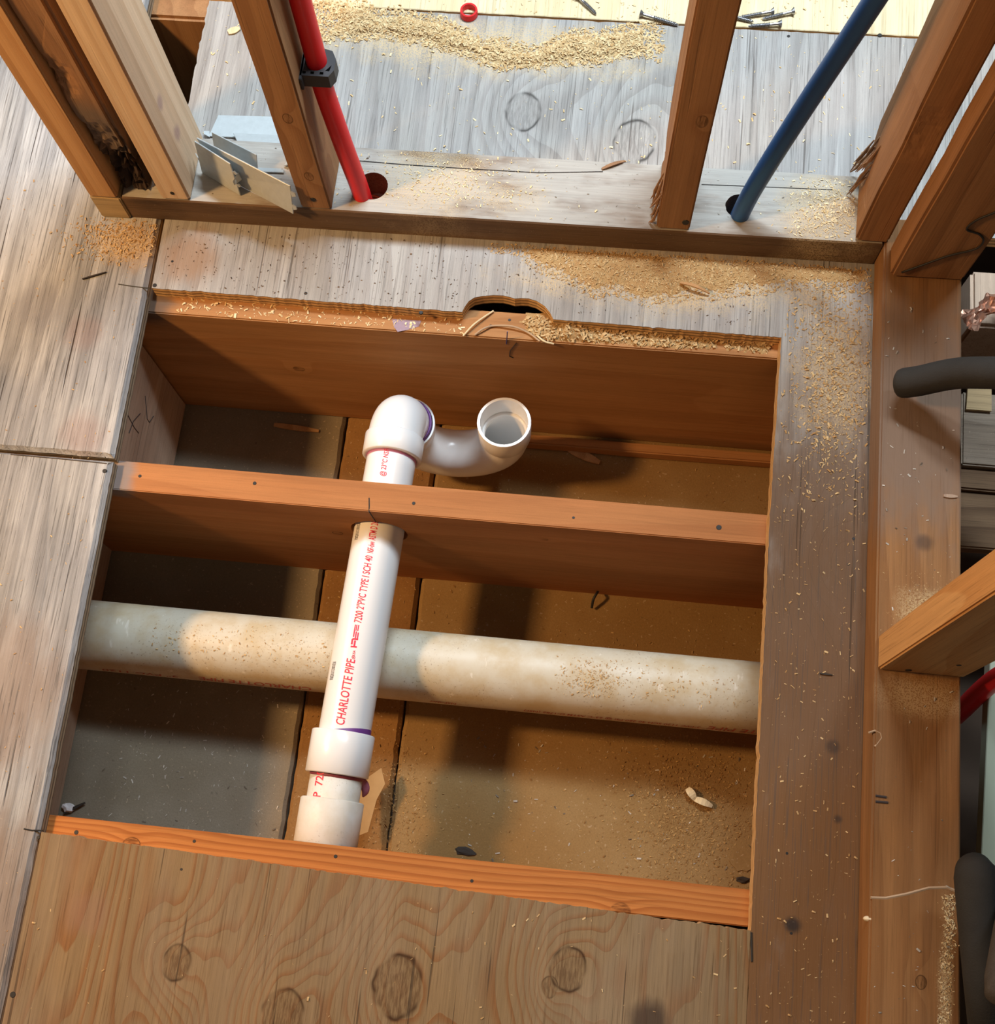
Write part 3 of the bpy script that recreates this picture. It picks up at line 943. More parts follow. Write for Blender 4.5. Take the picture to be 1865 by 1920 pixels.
def wrap2(b, y0, phi0, r=R2 + 0.00025):
    for v in b.verts:
        x, y = v.co.x, v.co.y
        v.co = on_pipe2(y0 + x, phi0 - y / r, r)
    return b


def lettering2(body, y0, size, phi0=0.10, mat=None, length=None, shear=0.18, name='lettering'):
    b = text_mesh(body, size, shear)
    if length:
        mx = max(v.co.x for v in b.verts)
        for v in b.verts:
            v.co.x *= length / mx
    return obj(name, wrap2(b, y0, phi0), mat or M_RED, pp)


lettering2('CHARLOTTE PIPE', 0.1590, 0.0102, 0.145, length=0.078)
lettering2('\u00ae', 0.2362, 0.004, 0.13)
lettering2('USA', 0.2405, 0.0030, 0.10, length=0.006)
# blurred logo block: a bold little mark of bars
b = bmesh.new()
for i, (y0, y1, f0, f1) in enumerate(((0.2500, 0.2520, -0.12, 0.12), (0.2520, 0.2585, -0.02, 0.05), (0.2535, 0.2600, -0.13, -0.06), (0.2590, 0.2610, -0.10, 0.12), (0.2610, 0.2680, 0.06, 0.11),
                                      (0.2610, 0.2690, -0.02, 0.03), (0.2625, 0.2700, -0.10, -0.05), (0.2700, 0.2770, -0.10, -0.06), (0.2700, 0.2770, -0.04, 0.0), (0.2700, 0.2770, 0.03, 0.07))):
    vs = []
    for yy, ff in ((y0, f0), (y1, f0), (y1, f1), (y0, f1)):
        vs.append(b.verts.new(on_pipe2(yy, ff, R2 + 0.00025)))
    b.faces.new(vs)
obj('logo', b, M_RED, pp)
lettering2('7200 2"PVC TYPE I SCH 40', 0.2790, 0.0088, 0.13, length=0.082)
lettering2('NSF-dwv', 0.3640, 0.0075, 0.12, length=0.0145)
lettering2('ASTM D 2665', 0.3800, 0.0085, 0.12, length=0.028)
lettering2('@ 23\u00b0C NSF-pw', 0.4600, 0.0062, 0.06, length=0.045)


def barcode(y0, phi0, ln=0.022, h=0.0065):
    b = bmesh.new()
    rr = random.Random(5)
    y = y0
    while y < y0 + ln:
        w = rr.choice((0.0004, 0.0006, 0.0009))
        hh = h * (1.15 if rr.random() < .15 else 1)
        vs = [b.verts.new(on_pipe2(a, phi0 + f / R2, R2 + 0.0002)) for a, f in ((y, -hh / 2), (y + w, -hh / 2), (y + w, hh / 2), (y, hh / 2))]
        b.faces.new(vs)
        y += w + rr.choice((0.0004, 0.0007))
    obj('barcode', b, M_INK, pp)


barcode(0.2120, -0.78)
barcode(0.3820, -0.78, 0.020)


def ring_fit(a, c, r_out, r_in, seg=48, ease=0.0015):
    """Collar between two points with eased rims."""
    a, c = Vector(a), Vector(c)
    d = (c - a)
    L = d.length
    d.normalize()
    pts = [a, a + d * ease, a + d * L * .5, c - d * ease, c]
    return sweep(pts, [r_out - ease, r_out, r_out, r_out, r_out - ease], seg, inner=[r_in] * 5)


# elbow: horizontal socket, quarter bend, street end going down
VX, VY = -0.2255, 0.5620
el = []
zc = Q0.z
RB = 0.044
for i in range(5):
    el.append(Vector((Q0.x + 0.0003 * i, 0.520 - 0.008 + i * (VY - RB - 0.512) / 4 if i < 5 else 0, zc)))
el = [Vector((Q0.x, 0.5180, zc)), Vector((Q0.x, VY - RB, zc))]
for i in range(1, 15):
    a = i / 14 * pi / 2
    el.append(Vector((Q0.x + (VX - Q0.x) * i / 14, VY - RB + RB * sin(a), zc - RB + RB * cos(a))))
el.append(Vector((VX, VY, zc - RB - 0.02)))
ebow = obj('elbow', sweep(el, 0.0336, 40, cap=True), M_PVC, drain, True)
obj('socket', ring_fit((Q0.x - 0.0005, 0.4960, zc - 0.0006), (Q0.x, 0.5240, zc), 0.0364, 0.0300), M_PVC, ebow, True)
obj('primer_ring', ring_fit((Q0.x - 0.0006, 0.4925, zc - 0.0006), (Q0.x - 0.0005, 0.4965, zc - 0.0006), 0.0304, 0.0290, ease=0.0001), plain('pink_primer', (0.55, 0.22, 0.40), 0.4), ebow, True)
# trap bend
TX, TY = -0.0970, 0.5690
rimL, rimR = -0.1180, -0.1040
zu = -0.1385
tr = []
n0 = 22
mid = Vector(((VX + TX) / 2, (VY + TY) / 2, zu))
half = Vector(((TX - VX) / 2, (TY - VY) / 2, 0))
rU = half.length
tr.append(Vector((VX, VY, zu + 0.004)))
for i in range(n0 + 1):
    a = pi * i / n0
    tr.append(mid - half * cos(a) + Vector((0, 0, -rU * sin(a) * 0.96)))
tr.append(Vector((TX, TY, zu + 0.004)))
trap = obj('trap_bend', sweep(tr, 0.0312, 44, inner=0.0262), M_PVC, drain, True)
hubp = lambda c, z0, z1: [Vector((c[0], c[1], z0)), Vector((c[0], c[1], z0 + 0.006)), Vector((c[0], c[1], z1 - 0.001)), Vector((c[0], c[1], z1))]
autosmooth(obj('inlet_socket', sweep(hubp((TX, TY), zu - 0.004, rimR), [0.0312, 0.0338, 0.0343, 0.0338], 48, inner=[0.0262, 0.0300, 0.0304, 0.0306]), M_PVC, trap, True), 50)
autosmooth(obj('outlet_socket', sweep(hubp((VX + 0.003, VY + 0.001), zu - 0.004, rimL), [0.0312, 0.0355, 0.0368, 0.0364], 48, inner=[0.0262, 0.0300, 0.0338, 0.0342]), M_PVC, trap, True), 50)
obj('primer_ring', ring_fit((VX + .002, VY, rimL - 0.003), (VX + .002, VY, rimL + 0.006), 0.0341, 0.0315, ease=0.0002), M_PRIMER, ebow, True)
# coupling, older pipe and hub by the near joist
tilt = Vector((0.0, 0, -0.0035))
cpl = obj('coupling', ring_fit((-0.2400, 0.1555, -0.0875), (-0.2417, 0.1060, -0.0900), 0.0364, 0.0300, ease=0.0012), M_PVC, drain, True)
b = ring_fit(along(0.1562), along(0.1510), 0.0304, 0.0290, ease=0.0001)
for v in b.verts:
    if v.co.y > 0.1545:
        v.co.y += 0.006 * max(-0.2, (v.co.x + 0.2392) / 0.03)
obj('primer_ring', b, M_PRIMER, cpl, True)
obj('primer_ring', ring_fit((-0.2414, 0.1075, -0.0903), (-0.2416, 0.1035, -0.0907), 0.0312, 0.0290, ease=0.0003), plain('dark_pink_primer', (0.25, 0.06, 0.10), 0.5), cpl, True)
S0, S1 = Vector((-0.2415, 0.112, -0.0895)), Vector((-0.2432, 0.030, -0.0910))
stub = obj('pipe_stub', sweep([S0, (S0 + S1) / 2, S1], 0.0301, 44, inner=0.0262), M_PVC_OLD, drain, True)
b = text_mesh('IP  720', 0.0105, 0.0)
mx = max(v.co.x for v in b.verts)
for v in b.verts:
    x, y = v.co.x * 0.034 / mx, v.co.y
    c = S1 + (S0 - S1) * ((0.0735 + x - S1.y) / (S0.y - S1.y))
    ph = -0.28 - y / R2
    v.co = c + Vector((sin(ph), 0, cos(ph))) * (R2 + 0.0003)
obj('lettering', b, M_RED, stub)
obj('hub', ring_fit((-0.2425, 0.0775, -0.0905), (-0.2436, 0.0258, -0.0912), 0.0362, 0.0300, ease=0.0015), M_PVC_OLD, drain, True)
obj('primer_drip', sweep(smooth_path([Vector((-0.2155, 0.1055, -0.096)), Vector((-0.2110, 0.100, -0.103)), Vector((-0.2095, 0.093, -0.107)), Vector((-0.2120, 0.086, -0.110))], 4), [0.003, 0.0036, 0.0042, 0.0048, 0.005, 0.0052, 0.0052, 0.005, 0.0046, 0.004, 0.0032, 0.0022, 0.001], 12), plain('drip_primer', (0.36, 0.13, 0.20), 0.2, var=0.5, nscale=400), cpl, True)

# ------------------------------------------------------------------ big waste pipe
Y3, Z3, R3 = 0.2580, -0.1600, 0.0445
big = empty('waste_pipe', (-0.15, Y3, Z3 - R3), 'dusty cream three inch waste pipe lying along the wide bay under the drain pipe', 'pipe')
bp = obj('pipe', sweep([Vector((-0.95 + i * 0.1450, Y3, Z3)) for i in range(10)], R3, 56, inner=0.0385), M_PVC_DIRTY, big, True)


def wrap3(b, x0, phi0, r=R3 + 0.0003):
    for v in b.verts:
        x, y = v.co.x, v.co.y
        ph = phi0 + y / r
        v.co = Vector((x0 - x, Y3 - sin(ph) * r, Z3 + cos(ph) * r))
    return b


for body, x0, ln, size in (('CHARLOTTE PIPE', -0.3000, 0.145, 0.0105), ('3" PVC 1120', -0.470, 0.10, 0.0065), ('NSF-dwv', -0.120, 0.034, 0.006), ('CHARLOTTE PIPE', 0.335, 0.150, 0.0105), ('3"PVC 1120 SCH 40 260 PSI @ 23\u00b0C ASTM D-1785 (NSF)', 0.178, 0.215, 0.0060)):
    b = text_mesh(body, size, 0.15)
    mx = max(v.co.x for v in b.verts)
    for v in b.verts:
        v.co.x *= ln / mx
    obj('lettering', wrap3(b, x0, 1.27 if size > .01 else 1.36), M_REDDIM, bp)

# ------------------------------------------------------------------ supply tubes
rp = smooth_path([(-0.2770, 0.7740, -0.06), (-0.2805, 0.7745, 0.0), (-0.2835, 0.7755, 0.050), (-0.2900, 0.7770, 0.115), (-0.2985, 0.7850, 0.185), (-0.3000, 0.7900, 0.215), (-0.3020, 0.7950, 0.28), (-0.3030, 0.796, 0.5), (-0.302, 0.795, 1.1)], 8)
obj('supply_tube', sweep(rp, 0.0108, 24, inner=0.008), M_PEX_RED, smooth=True, label='bright red plastic water tube clipped to the brown stud', cat='tube', group='plastic supply tubes')
bpth = smooth_path([(0.150, 0.786, -0.10), (0.1545, 0.7835, -0.02), (0.1600, 0.7815, 0.045), (0.1690, 0.786, 0.090), (0.1930, 0.800, 0.172), (0.2260, 0.811, 0.292), (0.295, 0.83, 0.56), (0.40, 0.86, 1.0)], 8)
obj('supply_tube', sweep(bpth, 0.0106, 24, inner=0.008), M_PEX_BLUE, smooth=True, label='blue plastic water tube leaning up from the right hole in the sill plate', cat='tube', group='plastic supply tubes')
# clip
cl = empty('pipe_clip', (-0.300, 0.786, 0.205), 'black plastic clip holding the red tube to the brown stud', 'clip')
oc = [(-0.3148, 0.7710), (-0.2850, 0.7710), (-0.2805, 0.7790), (-0.2800, 0.7920), (-0.2850, 0.8020), (-0.3000, 0.8060), (-0.3148, 0.8020)]
hl = [circ(-0.3000, 0.7885, 0.0112, 24)]
for cxx in (-0.3105, -0.3020, -0.2925):
    hl.append([(cxx - 0.0019, 0.7732), (cxx + 0.0019, 0.7732), (cxx + 0.0019, 0.7762), (cxx - 0.0019, 0.7762)])
hl.append([(-0.2895, 0.7775), (-0.2850, 0.7775), (-0.2835, 0.7850)])
obj('body', prism(oc, 0.199, 0.213, holes=hl), M_BLACK, cl)
obj('flange', box(-0.3150, -0.3120, 0.7660, 0.8090, 0.199, 0.213, 0.0006), M_BLACK, cl)

# ------------------------------------------------------------------ metal nail plates
def plate_obj(quad, label, th=0.0016, tabs=True, tab_len=0.009, sticker=False):
    q = [Vector(p) for p in quad]           # corners in order around
    e = empty('nail_plate', tuple(q[0]), label, 'metal plate', 'steel nail plates')
    nrm = (q[1] - q[0]).cross(q[3] - q[0]).normalized()
    b = bmesh.new()
    lo = [b.verts.new(p - nrm * th / 2) for p in q]
    hi = [b.verts.new(p + nrm * th / 2) for p in q]
    b.faces.new(lo)
    b.faces.new(hi)
    for i in range(4):
        b.faces.new((lo[i], lo[(i + 1) % 4], hi[(i + 1) % 4], hi[i]))
    bmesh.ops.bevel(b, geom=list(b.edges), offset=0.0004, segments=1, affect='EDGES')
    obj('plate', b, M_ZINC, e)
    return e, q, nrm


def tab(e, base, dirv, nrm, w, l):
    b = bmesh.new()
    s = nrm.cross(dirv).normalized()
    p = [base - s * w / 2, base + s * w / 2, base + s * w * 0.25 + dirv * l + nrm * l * 0.6, base - s * w * 0.25 + dirv * l + nrm * l * 0.6]
    top = [b.verts.new(x + nrm * 0.0006) for x in p]
    bot = [b.verts.new(x - nrm * 0.0006) for x in p]
    b.faces.new(top)
    b.faces.new(bot)
    for i in range(4):
        b.faces.new((top[i], top[(i + 1) % 4], bot[(i + 1) % 4], bot[i]))
    obj('prong', b, M_ZINC, e)


ZU = HP
e, q, nr = plate_obj([(-0.4775, 0.7905, ZU + 0.001), (-0.4260, 0.7625, ZU + 0.001), (-0.4240, 0.7655, 0.0860), (-0.4700, 0.7920, 0.0865)], 'short steel plate standing on edge in front of the other plates')
tab(e, q[3].lerp(q[0], 0.6), Vector((-0.8, 0.4, 0)).normalized(), Vector((0.3, 0.9, 0)).normalized(), 0.008, 0.007)
tab(e, q[1].lerp(q[2], 0.75), Vector((0.3, 0.2, -0.2)).normalized(), nr, 0.008, 0.008)
tab(e, q[1].lerp(q[2], 0.35), Vector((0.3, 0.2, -0.2)).normalized(), nr, 0.008, 0.007)
e, q, nr = plate_obj([(-0.4600, 0.7905, ZU + 0.002), (-0.3590, 0.7425, ZU + 0.001), (-0.3530, 0.7465, 0.0800), (-0.4680, 0.7960, 0.0870)], 'long steel plate on edge leaning towards the foot of the brown stud')
tab(e, q[1].lerp(q[2], 0.72), Vector((0.5, 0.2, 0)).normalized(), nr, 0.009, 0.008)
tab(e, q[1].lerp(q[2], 0.25), Vector((0.5, 0.2, 0)).normalized(), nr, 0.009, 0.007)
tab(e, q[0].lerp(q[1], 0.38) + Vector((0, -0.001, 0.022)), Vector((-0.5, -0.5, 0)).normalized(), Vector((0.2, -0.9, 0.2)), 0.010, 0.009)
e, q, nr = plate_obj([(-0.4660, 0.8170, ZU + 0.002), (-0.4090, 0.7910, ZU + 0.002), (-0.4060, 0.8000, 0.0610), (-0.4640, 0.8265, 0.0615)], 'greenish steel plate tilted behind the two upright plates')
e, q, nr = plate_obj([(-0.4950, 0.8700, 0.0018), (-0.3700, 0.8720, 0.0018), (-0.3660, 0.9060, 0.0018), (-0.4880, 0.9015, 0.0018)], 'steel plate lying flat on the plywood behind the sill plate')
tab(e, q[0].lerp(q[3], 0.1), Vector((-0.9, -0.2, 0)).normalized(), Vector((0, 0, 1)), 0.009, 0.006)
e, q, nr = plate_obj([(-0.4170, 0.7950, HP + 0.0022), (-0.3790, 0.7960, HP + 0.0022), (-0.3990, 0.8740, 0.0060), (-0.4630, 0.8730, 0.0060)], 'steel plate with a white barcode sticker resting on the sill plate edge')
nn = nr if nr.z > 0 else -nr
o_ = q[0].lerp(q[3], 0.30).lerp(q[1].lerp(q[2], 0.30), 0.18)
xd = (q[1] - q[0]).normalized()
yd = nn.cross(xd).normalized()
b = bmesh.new()
for zz in (0.0010, 0.0013):
    b.faces.new([b.verts.new(o_ + xd * u + yd * v + nn * zz) for u, v in ((0, 0), (0.022, 0), (0.022, 0.016), (0, 0.016))])
stk = obj('sticker', b, M_STICKER, e)
b = bmesh.new()
rr = random.Random(3)
u = 0.002
while u < 0.020:
    w = rr.choice((0.0007, 0.0013))
    b.faces.new([b.verts.new(o_ + xd * a + yd * v + nn * 0.0016) for a, v in ((u, 0.003), (u + w, 0.003), (u + w, 0.012), (u, 0.012))])
    u += w + rr.choice((0.0008, 0.0011))
    if 0.010 < u < 0.012:
        u = 0.0122
obj('barcode', b, M_INK, stk)
tab(e, q[1] + Vector((0, 0.012, 0)), Vector((0.8, -0.3, 0)).normalized(), Vector((0, 0, 1)), 0.006, 0.006)

# ------------------------------------------------------------------ screws and ring in the next room
def screw_mesh(L):
    b = bmesh.new()
    pts, rad = [], []
    n = 46
    for i in range(n + 1):
        s = i / n
        x = s * L
        if x < 0.004:
            r = 0.0046 - 0.0028 * (x / 0.004)
        elif s > 0.93:
            r = max(0.0002, 0.0019 * (1 - s) / 0.07)
        elif x < 0.016:
            r = 0.0017
        else:
            r = 0.0015 + (0.0010 if i % 2 else 0)
        pts.append(Vector((x, 0, 0)))
        rad.append(r)
    sweep(pts, rad, 10, bm=b)
    me = bpy.data.meshes.new('screw')
    bmesh.ops.recalc_face_normals(b, faces=b.faces)
    b.to_mesh(me)
    b.free()
    me.materials.append(M_STEEL)
    return me


SCREW = screw_mesh(0.045)
scr = [((1450, 21), (1385, 33), 'steel screw lying furthest left, half behind the stud, point left'),
       ((1488, 21), (1428, 36), 'steel screw with its head to the right, farthest screw from the seam'),
       ((1465, 44), (1402, 49), 'steel screw lying along the yellow plywood seam, head to the right'),
       ((1350, 24), (1413, 41), 'steel screw pointing right, crossing below the other screws'),
       ((1082, -8), (1118, 27), 'screw on the yellow plywood near the top edge, left of the stud'),
       ((1200, 25), (1272, 47), 'screw half buried in sawdust just left of the stud')]
for (h, t_, lab) in scr:
    a, c = up(h[0], h[1], 0.0050), up(t_[0], t_[1], 0.0024)
    o = bpy.data.objects.new('screw', SCREW)
    COL.objects.link(o)
    o.location = a
    d = (c - a)
    o.rotation_euler = d.to_track_quat('X', 'Z').to_euler()
    o.scale = (d.length / 0.045, 1, 1)
    tag(o, lab, 'screw', 'loose screws')
b = bmesh.new()
rc = up(879, 24, 0.003)
b = sweep([Vector((rc.x, rc.y, 0.0005)), Vector((rc.x, rc.y, 0.0035)), Vector((rc.x, rc.y, 0.0075))], [0.0112, 0.0114, 0.0108], 28, inner=[0.0085, 0.0085, 0.0085])
obj('plastic_ring', b, M_PEX_RED, smooth=False, label='small red plastic ring lying on the plywood seam', cat='ring')

# ------------------------------------------------------------------ foam tubes and the side cavity at right
hp = smooth_path([(0.3310, 0.5690, 0.0580), (0.348, 0.5655, 0.072), (0.376, 0.5620, 0.098), (0.402, 0.5500, 0.125), (0.44, 0.537, 0.15), (0.50, 0.515, 0.19), (0.60, 0.48, 0.25)], 7)
nh = len(hp)
rad = [0.0158] * nh
for i, k in enumerate((0.35, 0.72, 0.90, 0.98)):
    rad[i] = 0.0158 * k
hp2 = [hp[0] + (hp[7] - hp[0]) * f for f in (0.0, 0.06, 0.16, 0.32)] + hp[4:]
obj('foam_tube', sweep(hp2, rad[:len(hp2)], 28), M_FOAM, smooth=True, label='black foam tube reaching in over the right sill plate', cat='foam tube', group='black foam tubes')
a0, a1 = up(1828, 1634, 0.110), up(1852, 1960, 0.085)
obj('foam_tube', sweep([a0 + Vector((0, 0.0015, -0.004)), a0, a0.lerp(a1, .04), a0.lerp(a1, .3), a0.lerp(a1, .6), a1], [0.0165, 0.0180, 0.0183, 0.0178, 0.0168, 0.0150], 28), M_FOAM, smooth=True,
    label='smooth dark foam tube with a cut end at the lower right edge', cat='foam tube', group='black foam tubes')
a0, a1 = up(1872, 1700, 0.06), up(1900, 1880, 0.10)
b0 = up(1885, 1868, 0.14)
pth = [up(1935, 1640, 0.12), up(1905, 1740, 0.14), up(1890, 1840, 0.17), up(1886, 1872, 0.178), up(1886, 1884, 0.180)]
obj('foam_tube', sweep(pth, [0.017, 0.0175, 0.018, 0.016, 0.009], 24), M_FOAM_OLD, smooth=True,
    label='dusty rough foam tube at the very right edge beside the smooth one', cat='foam tube', group='black foam tubes')
# pale green board on edge
g0, g1 = up(1858, 1270, -0.02), up(1830, 1625, -0.02)
b = prism([(g0.x, g0.y + 0.04), (g1.x, g1.y - 0.10), (g1.x + 0.20, g1.y - 0.10), (g0.x + 0.20, g0.y + 0.04)], -0.034, -0.020, bev=0.001)
obj('green_board', b, M_GREEN, label='pale green board lying beyond the right sill plate', cat='board')
obj('supply_tube', sweep(smooth_path([(0.462, 0.235, -0.25), (0.460, 0.245, -0.12), (0.452, 0.262, 0.0), (0.446, 0.262, 0.10), (0.444, 0.262, 0.4), (0.444, 0.262, 1.0)], 6), 0.0108, 20), M_PEX_RED, smooth=True,
    label='red tube in shadow behind the yellow fir stud at right', cat='tube', group='plastic supply tubes')
# boards and block in the side cavity
def plank(y0, y1, z, x0=0.442, x1=0.80, mat=None, lab='', th=0.018):
    return obj('cavity_board', rough_beam(x0, x1, y0, y1, z - th, z, 0.002, 0.03, 0.0012, seed=y0 * 9), mat or M_LATH, label=lab, cat='board', group='boards beyond the right plate')


plank(0.505, 0.531, -0.052, lab='brown weathered board just below the dusty board beyond the right plate')
plank(0.4350, 0.5030, -0.056, lab='grey-brown grooved board beyond the right plate, nearest the fir stud')
plank(0.5325, 0.625, -0.045, mat=wood('dusty_board', 'X', (0.23, 0.185, 0.14), (0.14, 0.10, 0.068), lin=20, amp=0.4, freq=10, ring=0.4, fiber=0.7, crack=0.3, blotch=0.8, seed=22, bump=0.8, specks=0.4), lab='dusty grey board under the black foam tube beyond the right plate')
blk = obj('timber_block', rough_beam(0.4450, 0.70, 0.700, 0.775, -0.13, -0.025, 0.004, 0.03, 0.001, seed=30), [M_BLOCK], label='square timber block beyond the corner with foil lying on it', cat='block')
# crumpled foil strip
b = bmesh.new()
f0, f1 = Vector((0.425, 0.682, 0.004)), Vector((0.500, 0.745, 0.006))
bmesh.ops.create_grid(b, x_segments=26, y_segments=9, size=0.5)
for v in b.verts:
    u, w = v.co.x + 0.5, v.co.y
    p = f0.lerp(f1, u)
    s = Vector((-0.6, 0.75, 0)) * w * (0.022 + 0.006 * sin(u * 20))
    k = mnoise.noise(Vector((u * 14, w * 5, 3)))
    v.co = p + s + Vector((mnoise.noise(Vector((u * 22, w * 9, 8))) * 0.004, k * 0.004, abs(mnoise.noise(Vector((u * 25, w * 8, 1)))) * 0.014))
obj('foil_scrap', b, M_FOILC, label='crumpled coppery foil scrap on the timber block by the right plate', cat='foil')
obj('paper_scrap', prism([(0.445, 0.600), (0.474, 0.600), (0.474, 0.628), (0.447, 0.630)], -0.043, -0.040), M_END, label='torn yellowish scrap under the black foam tube', cat='scrap')
obj('cavity_floor', box(0.442, 1.2, -0.6, 1.3, -0.30, -0.28, 0), M_SOIL, kind='structure', label='dark bottom of the cavity beyond the right plate', cat='floor')

# ------------------------------------------------------------------ debris in the bays
def chip(bm, p, L, w, curl, yaw, pitch, seg=2, th=0.0):
    R_ = Matrix.Rotation(yaw, 3, 'Z') @ Matrix.Rotation(pitch, 3, 'Y')
    vs = []
    for i in range(seg + 1):
        s = i / seg - .5
        zz = curl * L * (0.25 - s * s)
        for k in (-1, 1):
            vs.append(bm.verts.new(Vector(p) + R_ @ Vector((s * L, k * w * 0.5, zz))))
    for i in range(seg):
        bm.faces.new((vs[2 * i], vs[2 * i + 1], vs[2 * i + 3], vs[2 * i + 2]))


def scatter(name, sampler, n, mat, label, smin, smax, zfun=0.0, sd=0, parent=None, aspect=0.35, lift=0.4, cat='sawdust'):
    rr = random.Random(sd)
    b = bmesh.new()
    cnt = 0
    while cnt < n:
        p = sampler(rr)
        if p is None:
            continue
        L = smin + (smax - smin) * rr.random() ** 2.2
        z = zfun(p[0], p[1]) if callable(zfun) else zfun
        chip(b, (p[0], p[1], z + L * 0.10 + 0.0002), L, L * aspect * (0.4 + rr.random()), rr.uniform(-0.4, 0.9), rr.random() * 6.3, rr.gauss(0, 1) * lift * 0.5)
        cnt += 1
    o = obj(name, b, mat, parent, kind='stuff')
    if parent is None:
        tag(o, label, cat)
    return o


def rect(x0, x1, y0, y1, ok=None):
    def f(r):
        x, y = x0 + (x1 - x0) * r.random(), y0 + (y1 - y0) * r.random()
        if ok and not ok(x, y):
            return None
        return (x, y)
    return f


def gauss(cx, cy, sx, sy, ok=None):
    def f(r):
        x, y = r.gauss(cx, sx), r.gauss(cy, sy)
        if ok and not ok(x, y):
            return None
        return (x, y)
    return f


def in_hole(x, y):
    return -0.5345 < x < 0.2205 and -0.016 < y < 0.6560


def on_floor_front(x, y):
    return -0.53 < x < 0.3215 and 0.655 < y < 0.749 and not (-0.155 < x < -0.04 and y < 0.682)


def n2(x, y, f):
    return 0.5 + 0.5 * mnoise.noise(Vector((x * f, y * f, 1.3)))


def off_holes(x, y):
    return math.hypot(x + 0.2715, y - 0.7875) > 0.021 and math.hypot(x - 0.157, y - 0.7925) > 0.018


# heaps
def heap(name, x0, x1, y0, y1, hf, z, label, step=0.0022, mat=None):
    b = bmesh.new()
    nx, ny = int((x1 - x0) / step), int((y1 - y0) / step)
    grid = {}
    for i in range(nx + 1):
        for j in range(ny + 1):
            x, y = x0 + (x1 - x0) * i / nx, y0 + (y1 - y0) * j / ny
            h = hf(x, y)
            h += 0.0012 * mnoise.noise(Vector((x * 330, y * 330, 0))) + 0.0006 * mnoise.noise(Vector((x * 800, y * 800, 5)))
            grid[i, j] = (x, y, h)
    vs = {}

    def gv(i, j):
        if (i, j) not in vs:
            x, y, h = grid[i, j]
            vs[i, j] = b.verts.new((x, y, z + max(h, -0.0004)))
        return vs[i, j]
    for i in range(nx):
        for j in range(ny):
            if max(grid[a][2] for a in ((i, j), (i + 1, j), (i, j + 1), (i + 1, j + 1))) > 0.0004:
                b.faces.new((gv(i, j), gv(i + 1, j), gv(i + 1, j + 1), gv(i, j + 1)))
    return obj(name, b, mat or M_DUST, smooth=True, label=label, cat='sawdust', kind='stuff')


def back_heap(x, y):
    # ridge of shavings along the new sheet in the next room
    lo = 1.008 + 0.012 * sin(x * 21 + 1) + 0.010 * mnoise.noise(Vector((x * 18, 0, 0))) + max(0, -x - 0.19) * 0.10
    hi = 1.070 + 0.016 * sin(x * 13) + 0.012 * mnoise.noise(Vector((x * 25, 3, 0)))
    if -0.22 < x < -0.06:
        hi -= 0.022 * (1 - abs(x + 0.13) / 0.09 if abs(x + 0.13) < 0.09 else 0)
    e = min((y - lo) / 0.016, (hi - y) / 0.02, (0.052 - x) / 0.03, (x + 0.40) / 0.06, 1.0)
    return -0.003 + 0.0085 * e * (0.55 + 0.75 * n2(x, y, 40)) - 0.0035 * (1 - n2(x, y, 90))


hb_ = heap('sawdust_heap', -0.42, 0.056, 0.985, 1.11, back_heap, 0.0, 'ridge of yellow sawdust across the plywood seam in the next room')
scatter('shavings', lambda r: (lambda p: p if back_heap(*p) > -0.0065 + 0.004 * r.random() else None)((-0.42 + 0.48 * r.random(), 0.985 + 0.125 * r.random())), 9500, M_CHIP_RIDGE,
        'curled pale shavings on the sawdust ridge in the next room', 0.0014, 0.0062, lambda x, y: max(0, back_heap(x, y)), 1, parent=hb_)


def front_film(x, y):
    m = min((0.7480 - y) / 0.006, 1.0)
    lo = 0.735 - 0.05 * max(0, min(1, (x + 0.10) / 0.10)) + 0.05 * max(0, min(1, (x - 0.10) / 0.12)) * 0.6 + 0.012 * mnoise.noise(Vector((x * 22, 1, 0)))
    e = min(m, (y - lo) / 0.018, (x + 0.12) / 0.05, (0.3205 - x) / 0.01)
    return -0.0012 + 0.0026 * max(-1, min(1, e)) * (0.4 + 0.8 * n2(x, y, 55))


hf_ = heap('sawdust_film', -0.13, 0.3205, 0.655, 0.7495, front_film, 0.0, 'thin layer of sawdust along the front of the sill plate', 0.0022, M_DUST2)
scatter('shavings', lambda r: (lambda p: p if front_film(*p) > -0.0016 else None)((-0.13 + 0.45 * r.random(), 0.655 + 0.093 * r.random())), 4200, M_CHIP,
        'fine wood chips scattered in front of the sill plate', 0.0012, 0.0042, lambda x, y: max(0, front_film(x, y)), 2, parent=hf_)
scatter('shavings', gauss(0.280, 0.62, 0.028, 0.08, lambda x, y: 0.2225 < x < 0.3205 and y < 0.74), 2200, M_CHIP, 'wood chips sprinkled on the plywood strip right of the hole', 0.0012, 0.0050, 0.0, 3)
scatter('shavings', rect(0.223, 0.3205, -0.12, 0.55), 420, M_CHIP, 'sparse wood crumbs along the plywood strip right of the hole', 0.0010, 0.0042, 0.0, 4)
scatter('shavings', rect(-0.52, 0.20, 0.659, 0.745, lambda x, y: on_floor_front(x, y)), 700, M_CHIP_DARK, 'dark specks on the plywood between hole and sill plate', 0.0010, 0.0028, 0.0, 5)
scatter('shavings', gauss(-0.575, 0.722, 0.032, 0.018, lambda x, y: x < -0.537 and y < 0.7465), 900, M_CHIP, 'orange crumbs below the short end block', 0.0012, 0.0050, 0.0, 6)
scatter('shavings', rect(-0.80, -0.538, -0.15, 0.80), 520, M_CHIP, 'few wood crumbs on the weathered boards at left', 0.0010, 0.0036, 0.0, 7)
scatter('shavings', rect(-0.52, 0.21, -0.19, -0.02), 110, M_CHIP, 'few wood crumbs on the near plywood sheet', 0.0010, 0.0045, 0.0, 8)


